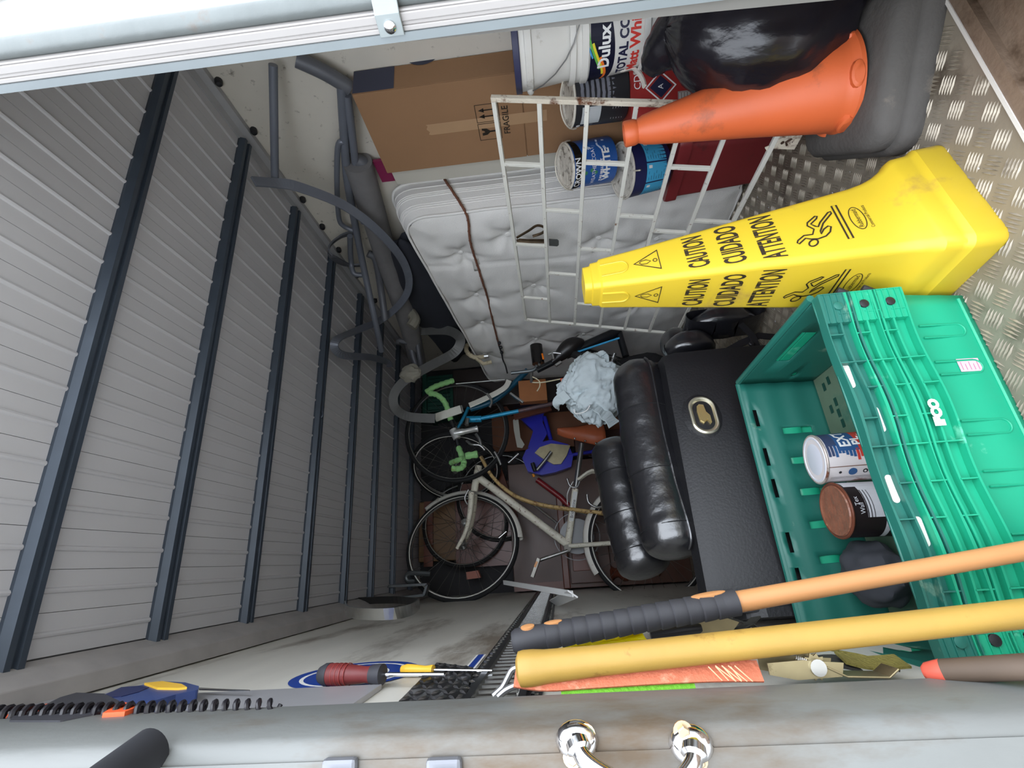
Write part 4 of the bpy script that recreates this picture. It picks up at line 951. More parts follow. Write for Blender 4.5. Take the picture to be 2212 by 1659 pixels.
def crownfn(o, R, h, t, ax):
    mp = cyl(o, R, ax, (-.78, -.62, 0), 0, .0008); m2 = cyl(o, R, ax, (-.78, -.62, 0), 0, .0016); g = G()
    N = 20
    g.loft([[mp(-.13 + .26 * i / N, h * .86 - .016 * math.sin(i / N * 3.1) + .004), mp(-.13 + .26 * i / N, h - .006)] for i in range(N + 1)], 0, False, False)
    letter(g, 'CROWN', .026, m2, .95, (-.020, h * .895), 1, .006, 0, .0005)
    letter(g, 'WEATHERCOAT', .018, m2, .9, (-.004, h * .54), 1, .006)
    letter(g, 'PURE BRILLIANT', .011, m2, .9, (-.020, h * .37), 1, .006, 0, .0004)
    letter(g, 'WHITE', .034, m2, .95, (-.006, h * .25), 1, .006, 0, .0012)
    g.add([m2(-.030, h * .93), m2(-.024, h * .965), m2(-.019, h * .945), m2(-.015, h * .975), m2(-.011, h * .945), m2(-.006, h * .965), m2(-.0, h * .93)], [tuple(range(7))], 1)
    for k, (a, b) in enumerate(((.03, .13), (.036, .11), (.028, .095), (-.05, .075), (-.056, .06))): g.add([m2(*q) for q in circ(.006, 10, (a - .05, b - .02))], [tuple(range(10))], 2)
    for a, b, l, w_ in ((.03, .03, .05, .008), (.045, .05, .04, .006), (-.045, .03, .03, .007), (.05, .09, .03, .01)): stroke(g, [(a, b), (a + l * .4, b + .01), (a + l, b + .004)], w_, m2, 3)
    obj('tin_label', g, [INK, WHITEINK, mat('leaf green', (60, 130, 90), .6), mat('paint smear', (188, 202, 222), .6)], t, label='white lettering on black and blue label')
def tubfn(o, R, h, t, ax):
    mp = cyl(o, R - .012, ax, (-.78, -.62, 0), .085, .0012); m2 = cyl(o, R - .012, ax, (-.78, -.62, 0), .085, .002); g = G()
    for a0, a1 in ((-.090, -.034), (-.030, .022), (.026, .090)):
        patch(g, a0, .018, a1, h - .045, mp, 0, 6, 1)
        for k in range(7): stroke(g, [(a0 + .006, .028 + k * .009), (a0 + .030 - .006 * (k % 3), .028 + k * .009)], .0011, m2, 1)
        patch(g, a1 - .014, h - .064, a1 - .006, h - .052, m2, 2)
    for a, s in ((-.07, 'L'), (.062, 'C')): letter(g, s, .013, m2, 1, (a, h - .056), 1, .006)
    obj('tub_label', g, [mat('cyan label', (70, 170, 214), .5), mat('label navy', (30, 32, 62), .45), WHITEINK], t, label='cyan printed panels')
o1 = P(1350, 222, y=1.175); o1 = V((1.405 - .085 - .03, 1.15, .475))
def foot_at(px, py, y): return P(px, py, y=y)
c = P(1296, 216, y=1.04); R = .074
bt = P(1352, 216, y=1.04)
ab = V((-.13, -.10, 1)).normalized(); lb = P(1228, 214, y=1.02)
drum('paint_tin', lb - ab * .155, R, .155, mat('black striped tin', (38, 38, 42), .5), 'black paint tin with grey stripes and a wire bail behind the rusty bar', ax=ab, lidm=(DWr, DW), handle=((.5, -.8, 0), (-.3, -.2, 0), .05), fn=blackfn)
tb = bt.z
# red carton under the black tin
ca_, sa_ = math.cos(.55), math.sin(.55)
cc = V((c.x - .005, 1.045, tb - .085)); U = V((ca_, -sa_, 0)); Vv = V((sa_, ca_, 0))
t = thing('red_tin', (cc.x, cc.y, tb - .17), 'square red tin with white printed diamond label under the black striped tin', 'tin')
g = G(); g.loft([[cc + U * a + Vv * b + V((0, 0, z)) for a, b in rrect(.082, .064, .014, 4)] for z in (-.085, .083)])
RDM = mat('red tin paint', (160, 46, 44), .4, .1, .12, 20); obj('tin_body', g, RDM, t)
m1 = planar(cc - U * .0822, -Vv, (0, 0, 1), .0008); mF = planar(cc - Vv * .0645, U, (0, 0, 1), .0008); g = G()
for mpf in (m1, mF):
    stroke(g, [(0, -.040), (.038, 0), (0, .040), (-.038, 0)], .005, mpf, 0, True); g.add([mpf(*q) for q in [(0, -.030), (.028, 0), (0, .030), (-.028, 0)]], [(0, 1, 2, 3)], 1)
    letter(g, 'CD', .026, mpf, 1, (.018, .062), 0); letter(g, 'A', .02, lambda a, b: mpf(a, b) + (mpf(a, b) - cc).normalized() * .0006, 1, (0, 0), 0)
    patch(g, -.05, -.08, -.018, -.045, mpf, 2); 
    for k in range(4): stroke(g, [(-.048, -.050 - k * .008), (-.022, -.050 - k * .008)], .0012, lambda a, b: mpf(a, b) + (mpf(a, b) - cc).normalized() * .0006, 0)
obj('tin_print', g, [WHITEINK, mat('label navy', (30, 32, 62), .45), mat('grey print', (150, 140, 136), .6)], t, label='white, navy and grey print')
# shelf of hidden cartons these stand on
obj('cardboard_carton', G().b2((1.20, .985, 0), (1.312, 1.13, tb - .171)), mat('dark carton', (70, 54, 42), .8), label='dark carton below the square red tin', cat='box', bevel=.003)
# blue tins at the foot of the mattress
y2 = 1.265; c2_ = P(1390, 372, y=y2); b2_ = P(1452, 362, y=y2); hh = .135
top2 = b2_.z + hh
a2_ = V((-.22, -.18, 1)).normalized(); l2_ = P(1344, 370, y=y2)
drum('paint_tub', l2_ - a2_ * hh, .086, hh, mat('tub navy', (34, 38, 84), .45), 'navy plastic paint tub with cyan panels under the blue tin', ax=a2_, lidm=(DWr, DW), handle=((.7, .7, 0), (-.7, -.7, 0), -.02), fn=tubfn, taper=.012)
c3_ = P(1275, 352, y=y2)
a3_ = V((-.26, -.20, 1)).normalized(); l3_ = P(1222, 360, y=y2 - .03)
drum('paint_tin', l3_ - a3_ * .150, .070, .150, mat('tin bright blue', (44, 98, 176), .42, .1, .12, 16, (170, 190, 214), .22, 16), 'blue paint tin with white lettering and a crusted lid before the mattress', ax=a3_, lidm=(DWr, DW), handle=((.75, -.66, 0), (-.6, -.7, 0), .06), fn=crownfn)
# maroon plastic box under them
xx0, xx1 = 1.075, 1.225
t = thing('plastic_box', (1.22, 1.30, 0), 'maroon plastic storage box with a thick rim on the floor under the blue tins', 'box')
MR = mat('maroon plastic', (132, 44, 48), .42, 0, .1, 8, (90, 40, 40), .15, 12); zt = b2_.z - .004
g = G()
def rr(k, z): return [V((1.222 + a, 1.295 + b, z)) for a, b in rrect(.054 * k, .120 * k, .02, 4)]
g.loft([rr(.86, 0), rr(1.0, zt - .03), rr(1.0, zt - .004)])
obj('box_body', g, MR, t, ang=50)
g = G(); g.loft([rr(1.0, zt - .040), rr(1.10, zt - .038), rr(1.12, zt - .010), rr(1.10, zt), rr(1.0, zt)]); obj('box_rim', g, MR, t, ang=50)
obj('brown_carton', G().b2((1.290, 1.16, 0), (1.40, 1.44, b2_.z + .05)), mat('dark carton', (70, 54, 42), .8), label='dark brown carton between the maroon box and the right wall', cat='box', bevel=.003)
# curved handle of something behind, over the red tin
obj('curved_handle', G().strip(smooth(PP([(1342, 153), (1362, 147), (1378, 156), (1388, 172), (1392, 187)], y=.93), 6), (.6, .4, .3), .011, .006), mat('pale handle plastic', (206, 200, 190), .5), label='curved pale plastic handle hooked over the black bag', cat='handle')
# ================================================================ BLACK BIN BAG
bc = V((1.09, .755, .24)); kn = P(1400, 158, y=.86)
def bagf(d):
    a = math.atan2(d.y, d.x); k = 1 + .10 * noise.noise(d * 1.6 + V((3, 1, 2)))
    k += .045 * abs(noise.noise(V((a * 3.2, d.z * 1.2, 4)))) + .03 * noise.noise(V((d.x * 3, d.y * 3, d.z * 7)))
    k += .026 * abs(noise.noise(V((a * 7, d.z * 2.2, 9)))) + .014 * abs(noise.noise(V((a * 15, d.z * 3, 2))))
    return k
g = G().ball(bc, (.185, .150, .215), 40, 0, bagf)
g.v = [V((p.x, p.y, max(p.z, .092 + .01 * noise.noise(p * 9)))) for p in g.v]
t = thing('bin_bag', (bc.x, bc.y, .09), 'shiny black plastic bin bag behind the orange cone', 'bin bag')
BG = mat('black bag film', (24, 22, 28), .26, 0, .2, 12, bump=.25, bs=28, stretch=(1, 1, .5))
obj('bag_body', g, BG, t, ang=80)
nb = V((bc.x + .02, bc.y + .035, .40))
obj('bag_neck', G().tube(smooth([nb, nb + (kn - nb) * .5 + V((0, 0, .01)), kn], 6), [.075 - .057 * i / 12 + .0015 * math.sin(i * 2.2) for i in range(13)], 14), BG, t, ang=80)
# ================================================================ RECLINER (black leather armchair) side on behind the trays
LE = mat('black leather', (24, 24, 28), .3, 0, .12, 9, bump=.3, bs=26, spec=1.0, coat=.7); VN = mat('black vinyl', (22, 22, 25), .5, 0, .06, 20, bump=.1, bs=160)
rR, rL = V((.572, 1.375, 0)), V((-.135, 1.24, 0)); ra = (rR - rL).normalized(); rn = V((ra.y, -ra.x, 0))      # rn towards the camera
t = thing('recliner', (rR + rL) / 2 - rn * .3, 'black leather reclining armchair with a chrome lever plate, side on behind the trays', 'armchair')
def rp(s, d, z): return rL + ra * s + rn * d + V((0, 0, z))
Ls = (rR - rL).length
N = 20
def pz(s): return .415 - .035 * s / Ls
prf = lambda s: [(-.02, .06), (0, .07), (.006, .2), (.004, pz(s)), (-.012, pz(s) + .035), (-.05, pz(s) + .045), (-.06, .06)]
g = G().loft([[rp(s, (d if 0 < i < N else d - .012), z) for d, z in prf(s)] for i, s in enumerate([-.0 + Ls * 1.0 * k / N for k in range(N + 1)])])
obj('side_panel', g, VN, t, ang=50)
# rounded end board of the chair by the left wall
obj('end_board', G().loft([[rp(-.012 + .02 * a, d, z) for d, z in [(-.02, .06), (.0, .1), (.0, .33), (-.02, .372), (-.06, .385), (-.085, .385), (-.095, .35), (-.095, .06)]] for a in (0, 1)], 0, False), VN, t, bevel=.012)
# arm rolls
def roll(pix, r, nm='arm_pad', lab=None):
    ctrl = smooth([P(a, b, y=y) for a, b, y in pix], 10); n = len(ctrl); rs = []
    for i in range(n):
        u = i / (n - 1); e = min(u, 1 - u); rs.append(r * (math.sqrt(max(0, 1 - (1 - min(e / .14, 1)) ** 2)) * .92 + .08) * (1 + .025 * noise.noise(V((u * 9, r * 30, 0)))))
    g = G(); g.tube(ctrl, rs, 24, up=(0, 0, 1)); 
    g.v = [p + V((0, 0, .0035)) * noise.noise(p * 22) + V((0, -.003, .003)) * noise.noise(p * 45) for p in g.v]
    o = obj(nm, g, LE, t, lab, ang=80)
    for u in (.28, .56, .82):
        i = int(u * (n - 1)); d = (ctrl[i + 1] - ctrl[i - 1]).normalized(); fx, fy, _ = frame(d, (0, 0, 1))
        obj('seam', G().tube([ctrl[i] + (fx * math.cos(a) + fy * math.sin(a)) * rs[i] * 1.004 for a in [k * math.pi / 14 for k in range(28)]], .0016, 6, closed=True), mat('black thread', (16, 16, 18), .8), o)
    fx, fy, _ = frame(ctrl[n // 2] - ctrl[n // 2 - 1], (0, 0, 1))
    return o, ctrl, rs
o, ct, rs = roll([(1372, 785, 1.475), (1386, 860, 1.46), (1402, 950, 1.44), (1424, 1050, 1.41), (1448, 1140, 1.375), (1464, 1205, 1.355)], .080)
pp = []
for i in range(2, len(ct) - 2):
    d = (ct[i + 1] - ct[i - 1]).normalized(); fx, fy, _ = frame(d, (0, 0, 1)); dn_ = (rn * .93 + V((0, 0, -.36))).normalized(); pp.append(ct[i] + dn_ * rs[i] * 1.0)
obj('piping', G().tube(pp, .0042, 8), LE, o)
roll([(1322, 950, 1.78), (1338, 1020, 1.76), (1356, 1100, 1.73), (1378, 1180, 1.70), (1400, 1245, 1.67)], .086)
# seat base between, and front panel
obj('seat_cushion', G().loft([[rp(s, d, z) for d, z in [(-.10, .12), (-.10, .36), (-.14, .40), (-.40, .40), (-.44, .36), (-.44, .12)]] for s in (.20, .4, .66)]), LE, t, bevel=.02)
obj('seat_base', G().loft([[rp(s, d, z) for d, z in [(-.06, .07), (-.06, .3), (-.46, .3), (-.46, .07)]] for s in (.20, .7)], 0, False), VN, t, bevel=.01)
# chair feet
for s, d in ((.08, -.05), (.70, -.05), (.24, -.44), (.70, -.44)): obj('foot', G().lathe([(.018, 0), (.022, .065)], rp(s, d, .0), n=14), BLACK, t)
# chrome lever plate
lc = P(1520, 897, y=1.); v = lc - V((0, 0, CZ)); k = (rL.dot(rn) + .006) / v.dot(rn); lc = v * k + V((0, 0, CZ))
lmp = lambda a, b, d=0: lc + ra * a + V((0, 0, b)) + rn * d
sh = lambda k1, k2: [(a, b) for a, b in rrect(.054 * k1, .0335 * k2, .0325 * min(k1, k2), 8)]
g = G().loft([[lmp(a, b, d) for a, b in sh(k1, k2)] for k1, k2, d in ((1.08, 1.10, -.002), (1.06, 1.08, .004), (.98, .98, .007), (.90, .88, .006), (.82, .78, .001), (.70, .62, -.008), (.4, .3, -.012))], 0, True)
pl = obj('lever_plate', g, mat('polished plate', (236, 230, 206), .34, .9), t, label='chrome oval lever plate')
tri = [(-.022, .006), (-.016, .014), (.010, .015), (.022, .012), (.026, .006), (.024, -.004), (.006, -.006), (-.004, -.014), (-.020, -.014), (-.024, -.010), (-.014, -.004)]
obj('lever', G().loft([[lmp(a * k_ * 1.25, b * k_ * 1.1, d) for a, b in tri] for k_, d in ((1.0, -.006), (1.0, .006), (.9, .009))], 0, False), mat('polished brassy lever', (222, 200, 140), .3, .8), pl)
g = G().loft([[rp((lc - rL).dot(ra) + a, d + .004, lc.z + b) for a, b in circ(r_, 24, ry=r_ * .75)] for r_, d in ((.075, -.001), (.062, .0015), (.05, .003))]); obj('panel_swell', g, VN, t)
# footrest pads and linkage at the right end
def pad(px, py, y, hx, hy, hz, tilt, nm):
    c_ = P(px, py, y=y); ca2, sa2 = math.cos(tilt), math.sin(tilt); A = V((.94, .34, 0)).normalized(); X_ = (A * ca2 + V((0, 0, 1)) * sa2); Z_ = X_.cross(V((-A.y, A.x, 0))).normalized() * -1; Y_ = Z_.cross(X_)
    g = G()
    for_ = []
    for k in range(9):
        u = -1 + 2 * k / 8; q = math.sqrt(max(0, 1 - abs(u) ** 3.2)) * .8 + .2 if abs(u) < 1 else .3
        for_.append([c_ + X_ * u * hx + Y_ * a * (q * .3 + .7) + Z_ * b * q for a, b in rrect(hy, hz, hz * .8, 5)])
    g.loft(for_); g.v = [p + V((0, 0, .004)) * noise.noise(p * 25) for p in g.v]
    return obj(nm, g, LE, t, ang=80)
pad(1490, 752, 1.55, .040, .06, .085, .05, 'footrest_pad'); pad(1560, 697, 1.55, .035, .055, .13, .02, 'footrest_pad')
pad(1460, 745, 1.62, .05, .05, .05, .05, 'footrest_pad')
g = G(); g.strip(PP([(1560, 765), (1600, 742), (1640, 725), (1690, 730)], y=1.42), rn, .004, .022); g.strip(PP([(1600, 700), (1625, 725), (1640, 760)], y=1.41), rn, .004, .02)
obj('linkage', g, mat('black link steel', (36, 36, 40), .5, .4), t)
obj('linkage_bolt', G().lathe([(.008, 0), (.008, .006), (.005, .008)], P(1622, 744, y=1.405), rn, 10), BLACK, t)
# ================================================================ PALE RAG on the chair back
RG = mat('pale blue rag', (192, 203, 206), .9, 0, .05, 14, bump=.2, bs=60)
c_ = P(1272, 844, y=1.98)
def ragf(d):
    q = d + V((5, 2, 1)); w_ = V((noise.noise(q * 1.3), noise.noise(q * 1.3 + V((9, 0, 0))), noise.noise(q * 1.3 + V((0, 9, 0))))) * .7
    k = 1 + .20 * noise.noise(q * 1.5)
    for a_, f_, st in ((.15, 2.6, V((1, .5, .45))), (.10, 5.0, V((.5, 1, .8))), (.05, 9.5, V((1, 1, .6)))):
        v = (q + w_) * f_; k += a_ * (1 - 2.4 * abs(noise.noise(V((v.x * st.x, v.y * st.y, v.z * st.z)))))
    return k * .86
g = G().ball(c_ + V((.01, 0, -.02)), (.155, .10, .135), 56, 0, ragf)
t = thing('rag', c_ - V((0, 0, .13)), 'crumpled pale blue cloth heaped behind the armchair', 'cloth'); obj('cloth', g, RG, t, ang=75)
g = G(); g.tube(smooth(PP([(1240, 884), (1243, 893), (1256, 892), (1268, 886), (1274, 876)], y=1.87), 5), .0025, 6); obj('cord_loop', g, WHITEINK, t)
def tail(pix, y, w_, seed):
    pts = smooth([P(a, b, y=y) for a, b in pix], 6)
    return G().strip([p + V((0, .008, .004)) * noise.noise(p * 30 + V((seed, 0, 0))) for p in pts], (.8, .2, .3), w_, .004)
obj('cloth_tail', tail([(1225, 852), (1212, 862), (1204, 872), (1207, 882)], 1.93, .05, 1), RG, t); obj('cloth_tail', tail([(1275, 790), (1292, 772), (1304, 766), (1308, 784)], 1.93, .04, 2), RG, t)
obj('cloth_tail', tail([(1290, 880), (1312, 900), (1326, 918)], 1.90, .06, 3), RG, t)
# board that carries the rag, behind the chair
obj('plywood_sheet', G().b2((.46, 2.03, 0), (.80, 2.045, .44)), mat('dark plywood', (54, 46, 40), .7, 0, .1, 8), label='dark plywood sheet standing behind the armchair under the rag', cat='board')
# ================================================================ BICYCLES piled at the far end
ALU = mat('bike alloy', (176, 176, 174), .3, .9, .08, 40); SPK = mat('spoke wire', (128, 126, 122), .35, .8)
CREAM = mat('rusty cream frame', (236, 230, 212), .45, 0, .08, 20, (118, 74, 36), .30, 60, .1, 90); RUSTY = mat('rusty tube', (206, 174, 116), .6, 0, .2, 40, (112, 66, 30), .48, 60, .2, 90)
def wheel(par, c, phi, R, nsp=28, tr=.016, wall=None, tilt=0., seed=0, nm='wheel', tyre=True):
    c = V(c); h = V((math.cos(phi), math.sin(phi), 0)); k = V((0, 0, 1)); n = h.cross(k)
    if tilt: k = (k * math.cos(tilt) + n * math.sin(tilt)); n = h.cross(k)
    def cp(r, a, d=0): return c + h * (r * math.cos(a)) + k * (r * math.sin(a)) + n * d
    A = [2 * math.pi * i / 56 for i in range(56)]
    g = G(); Rr = R - tr * 1.4
    g.loft([[cp(Rr + x, a, y) for x, y in ((-.012, 0), (-.008, .007), (.006, .009), (.006, -.009), (-.008, -.007))] for a in A], 0, True, True, True)
    w = obj(nm, g, ALU, par)
    if tyre:
        g = G(); g.tube([cp(R - tr, a) for a in A], tr, 10, closed=True)
        ty = obj('tyre', g, TYRE, w)
        if wall:
            g = G()
            for s in (-1, 1): g.loft([[cp(R - tr * 1.5 + x, a, s * tr * y) for x, y in ((-.003, .99), (0, 1.03), (.003, 1.0))] for a in A], 0, True, False, True)
            obj('white_wall', g, wall, w)
    g = G(); rnd = random.Random(seed)
    for i in range(nsp):
        a = 2 * math.pi * i / nsp; b = a + (1.1 if i % 4 < 2 else -1.1); s = .026 if i % 2 else -.026
        g.tube([cp(.022, b, s), cp(Rr - .01, a)], .0011, 4)
    obj('spokes', g, SPK, w, kind='stuff')
    g = G().tube([cp(0, 0, -.05), cp(0, 0, .05)], .011, 12); g.tube([cp(0, 0, -.030), cp(0, 0, -.022)], .022, 12); g.tube([cp(0, 0, .022), cp(0, 0, .030)], .022, 12)
    obj('hub', g, ALU, w)
    return w
def tb(par, nm, pix, y, r, m, dy=0, n=12, lab=None, sm=True):
    pts = [P(a[0], a[1], y=y + (a[2] if len(a) > 2 else 0)) + V((0, dy, 0)) for a in pix]
    if len(pts) > 2 and sm: pts = smooth(pts, 6)
    return obj(nm, G().tube(pts, r, n), m, par, lab)
# ---- cream step-through bike standing on its back wheel
Y1 = 2.93
t = thing('bicycle', P(1390, 1170, y=Y1) * 1, 'cream bicycle with rusty twin tubes and a brown leather saddle, standing on end', 'bicycle')
t.location = V((P(1390, 1170, y=Y1).x, Y1, .05))
t.location = V(t.location)
wc = P(999, 1176, y=Y1); WW = mat('tyre white wall', (226, 224, 216), .7)
wheel(t, wc, math.radians(24), .335, 28, .015, WW, 0, 1)
rc = P(1396, 1168, y=Y1 + .02); wheel(t, rc, math.radians(5), .335, 28, .016, WW, 0, 2)
for d in (-.055, .055): tb(t, 'fork_blade', [(1022, 1066), (1019, 1108), (1010, 1148), (991, 1186)], Y1, [.019 - .009 * (i / 18) for i in range(19)], CREAM, d)
tb(t, 'head_tube', [(1024, 1062), (1034, 1006)], Y1, .022, CREAM); tb(t, 'down_tube', [(1032, 1030), (1223, 1174)], Y1, .0225, CREAM)
for d in (-.028, .028): tb(t, 'twin_tube', [(1040, 988), (1064, 1030), (1104, 1066), (1150, 1086), (1212, 1098), (1330, 1112)], Y1, .0105, RUSTY, d)
tb(t, 'seat_tube', [(1243, 1056), (1226, 1180)], Y1, .020, CREAM); tb(t, 'seat_post', [(1257, 958), (1244, 1052)], Y1, .0155, ALU)
for d in (-.04, .04):
    tb(t, 'chain_stay', [(1228, 1180), (1394, 1168)], Y1, .012, CREAM, d); tb(t, 'seat_stay', [(1247, 1038), (1300, 1024), (1392, 1165)], Y1, .008, CREAM, d)
tb(t, 'bottom_bracket', [(1226, 1184, -.05), (1226, 1184, .05)], Y1, .020, mat('dull axle', (120, 116, 108), .5, .5))
tb(t, 'crank', [(1226, 1190, -.06), (1160, 1212, -.07)], Y1, .010, ALU, sm=False)
g = G().strip(PP([(1164, 1206), (1150, 1246)], y=Y1 - .09), (0, 1, 0), .07, .022); pe = obj('pedal', g, mat('pedal alloy', (150, 146, 138), .4, .6), t, bevel=.003)
obj('pedal_reflector', G().strip(PP([(1160, 1213), (1155, 1225)], y=Y1 - .128), (0, 1, 0), .004, .012), mat('amber reflector', (240, 150, 40), .3), pe)
cc_ = P(1246, 1158, y=Y1 + .05); g = G(); g.lathe([(.10, -.002), (.10, .002)], cc_, (0, 1, 0), 40).lathe([(.135, -.001), (.135, .001), (.131, .001), (.131, -.001)], cc_, (0, 1, 0), 48, cap=False)
obj('chain_guard', g, mat('chain disc', (84, 84, 84), .35, .7), t)
def mud(par, c, phi, R, a0, a1, m, w_=.045, nm='mudguard'):
    h = V((math.cos(phi), math.sin(phi), 0)); n = h.cross(V((0, 0, 1))); rings = []
    for i in range(33):
        a = math.radians(a0 + (a1 - a0) * i / 32); d = h * math.cos(a) + V((0, 0, 1)) * math.sin(a)
        rings.append([V(c) + d * (R + x) + n * y for x, y in ((-.020, -w_ / 2), (.000, -w_ * .42), (.008, 0), (.000, w_ * .42), (-.020, w_ / 2), (-.022, w_ / 2), (-.003, w_ * .38), (.005, 0), (-.003, -w_ * .38), (-.022, -w_ / 2))])
    return obj(nm, G().loft(rings, 0, True, True), m, par, ang=60)
mud(t, wc, math.radians(24), .352, 45, -88, mat('white mudguard', (236, 232, 222), .45, 0, .04, 20, (150, 100, 50), .16, 20))
mud(t, rc, math.radians(5), .352, 118, 20, mat('white mudguard', (236, 232, 222), .45, 0, .04, 20, (150, 100, 50), .16, 20))
mps = planar(P(1240, 1076, y=Y1 - .0195), (1, 0, .0), (0, 0, 1), 0)
A_, B2 = P(1243, 1062, y=Y1 - .021), P(1234, 1124, y=Y1 - .021); du = (B2 - A_).normalized(); dv = V((0, -1, 0)).cross(du).normalized()
g = G(); mpd = lambda a, b: A_ - du * -.0 + du * (.085 - a) + dv * b
patch(g, 0, -.013, .17, .013, lambda a, b: A_ + du * (a - .0) + dv * b + V((0, -.0 , 0)), 0)
letter(g, 'Bridgestone', .026, lambda a, b: A_ + du * (.10 - a) - dv * b * 1 + V((0, -.0008, 0)), .85, (0, 0), 1)
obj('frame_sticker', g, [mat('sticker white', (222, 222, 218), .5), INK], t, label='white sticker with dark lettering')
SD = mat('brown saddle leather', (186, 98, 62), .38, 0, .06, 20, bump=.05, bs=80)
nose, tailp = P(1204, 930, y=Y1 - .04), P(1304, 926, y=Y1 + .0); ds_ = (tailp - nose); Ls_ = ds_.length; ds_.normalize(); upv = V((.50, -.86, .08)); upv = (upv - ds_ * upv.dot(ds_)).normalized(); sdv = ds_.cross(upv)
rings = []
for i in range(15):
    u = i / 14; w_ = .020 + .066 * (u ** 1.5 if u < .8 else .715 + .25 * (u - .8)); w_ *= 1.3 * min(1, .35 + u * 6); sk = .022 + .030 * u; cv = .010 * math.sin(math.pi * u) 
    c_ = nose + ds_ * (Ls_ * u) - upv * cv
    rings.append([c_ + sdv * (w_ * math.cos(a)) + upv * (.016 * math.sin(a) if math.sin(a) > 0 else 0) - upv * (sk * (abs(math.cos(a)) ** 3)) for a in [math.pi * k / 12 for k in range(13)]])
g = G()
vs = [p for r in rings for p in r]; g.add(vs, [(i * 13 + k, i * 13 + k + 1, (i + 1) * 13 + k + 1, (i + 1) * 13 + k) for i in range(14) for k in range(12)], 0, True)
sa_o = obj('saddle', g, SD, t, label='brown leather saddle with steel rivets', solid=.005, ang=80)
for k_, kk in ((1, 0), (11, 12)):
    for u in (.36, .58, .80):
        i = int(u * 14); p_ = rings[i][k_]; obj('rivet', G().ball(p_ + (rings[i][kk] - rings[i][6]).normalized() * .003 + upv * .006 - V((0, .004, 0)), .0075, 6), STEEL, sa_o)

tb(t, 'brake', [(1012, 1058, -.03), (1004, 1076, -.03), (1010, 1090, -.02)], Y1, .006, ALU); tb(t, 'seat_clamp', [(1225, 1034), (1232, 1050), (1246, 1052), (1252, 1040)], Y1 - .02, .006, ALU)
tb(t, 'brake_caliper', [(1268, 1068), (1272, 1086), (1290, 1096), (1306, 1092)], Y1 - .03, .007, ALU); tb(t, 'cable', [(1238, 1040), (1226, 1066), (1226, 1090)], Y1 - .03, .003, WHITEINK)
tb(t, 'reflector_strip', [(1078, 1162), (1094, 1148)], Y1 - .01, .008, STEEL)
# ---- teal racing bike with green taped bars
Y2 = 2.72
t = thing('bicycle', (P(990, 926, y=Y2).x, Y2 + .1, .6), 'teal racing bicycle with green taped drop handlebars and silver stem', 'bicycle')
TEAL = mat('teal frame paint', (40, 160, 206), .35, .2, .1, 30, (84, 60, 52), .28, 40); GT = mat('green bar tape', (156, 214, 140), .85, 0, .08, 30, (150, 150, 50), .32, 14, .3, 120)
cw = P(987, 930, y=Y2 + .17); wheel(t, cw, math.radians(2), .33, 28, .014, None, .05, 3)
def taped(pix, y, r=.0165):
    pts = smooth([P(a[0], a[1], y=y + (a[2] if len(a) > 2 else 0)) for a in pix], 6); n = len(pts)
    return obj('bar_tape', G().tube(pts, [r * (1 + .10 * ((i % 3) - 1)) for i in range(n)], 12), GT, t, label='green bar tape', ang=25)
taped([(980, 822, .02), (960, 828, .0), (938, 836, -.03), (920, 848, -.04)], Y2); taped([(927, 850, -.05), (944, 853, -.05), (960, 868, -.03), (968, 888, -.01), (974, 908)], Y2)
taped([(990, 966), (998, 986, -.02), (1002, 1002, -.04), (994, 1012, -.06), (976, 1012, -.06)], Y2); taped([(1000, 990, -.05), (984, 996, -.02), (974, 1000, .02)], Y2, .015); taped([(1006, 985, -.10), (1032, 981, -.10)], Y2, .020)
tb(t, 'bar_core', [(974, 906), (979, 921), (984, 938), (990, 966)], Y2, .013, BLACK); tb(t, 'stem', [(982, 936, -.02), (1004, 932, -.02), (1031, 926, .0)], Y2, [.020] * 6 + [.016] * 6 + [.021], mat('polished alloy', (226, 226, 224), .3, .55), lab='silver stem')
tb(t, 'stem_clamp', [(978, 928), (988, 948)], Y2 - .01, .023, mat('polished alloy', (226, 226, 224), .3, .55)); tb(t, 'brake_lever', [(1008, 952, -.05), (1018, 960, -.07), (1036, 962, -.07), (1047, 972, -.06)], Y2, .007, ALU); tb(t, 'brake_hood', [(1028, 938, -.02), (1036, 950, -.03), (1040, 966, -.03)], Y2, .009, ALU)
tb(t, 'head_tube', [(1008, 906), (1040, 905)], Y2 + .03, .020, TEAL); tb(t, 'top_tube', [(1028, 906), (1110, 890), (1210, 868)], Y2 + .03, .0125, TEAL, sm=False)
tb(t, 'top_tube_end', [(1120, 888), (1216, 866)], Y2 + .028, .0130, mat('rusty purple tube', (104, 84, 88), .5, .2, .15, 30, (110, 70, 50), .3, 40))
tb(t, 'down_tube', [(1016, 884), (1072, 862), (1140, 800)], Y2 + .05, .018, mat('deep teal', (22, 84, 110), .4, .1, .1, 20)); tb(t, 'fork_blade', [(1012, 880), (1000, 905), (987, 928)], Y2 + .15, .011, TEAL)
MG = mat('silver mudguard', (224, 222, 210), .35, .1, .05, 20)
obj('mudguard', G().strip(smooth([P(a, b, y=Y2 - .02 + d) for a, b, d in ((940, 903, 0), (968, 893, .0), (996, 884, .0))], 5), (.9, -.1, .4), .050, .012), MG, t, bevel=.003)
obj('mudguard', G().strip(smooth([P(a, b, y=Y2 - .02) for a, b in ((1014, 876), (1044, 863), (1074, 848), (1092, 836), (1100, 822))], 5), (.9, .1, .45), .034, .010), MG, t, bevel=.003)
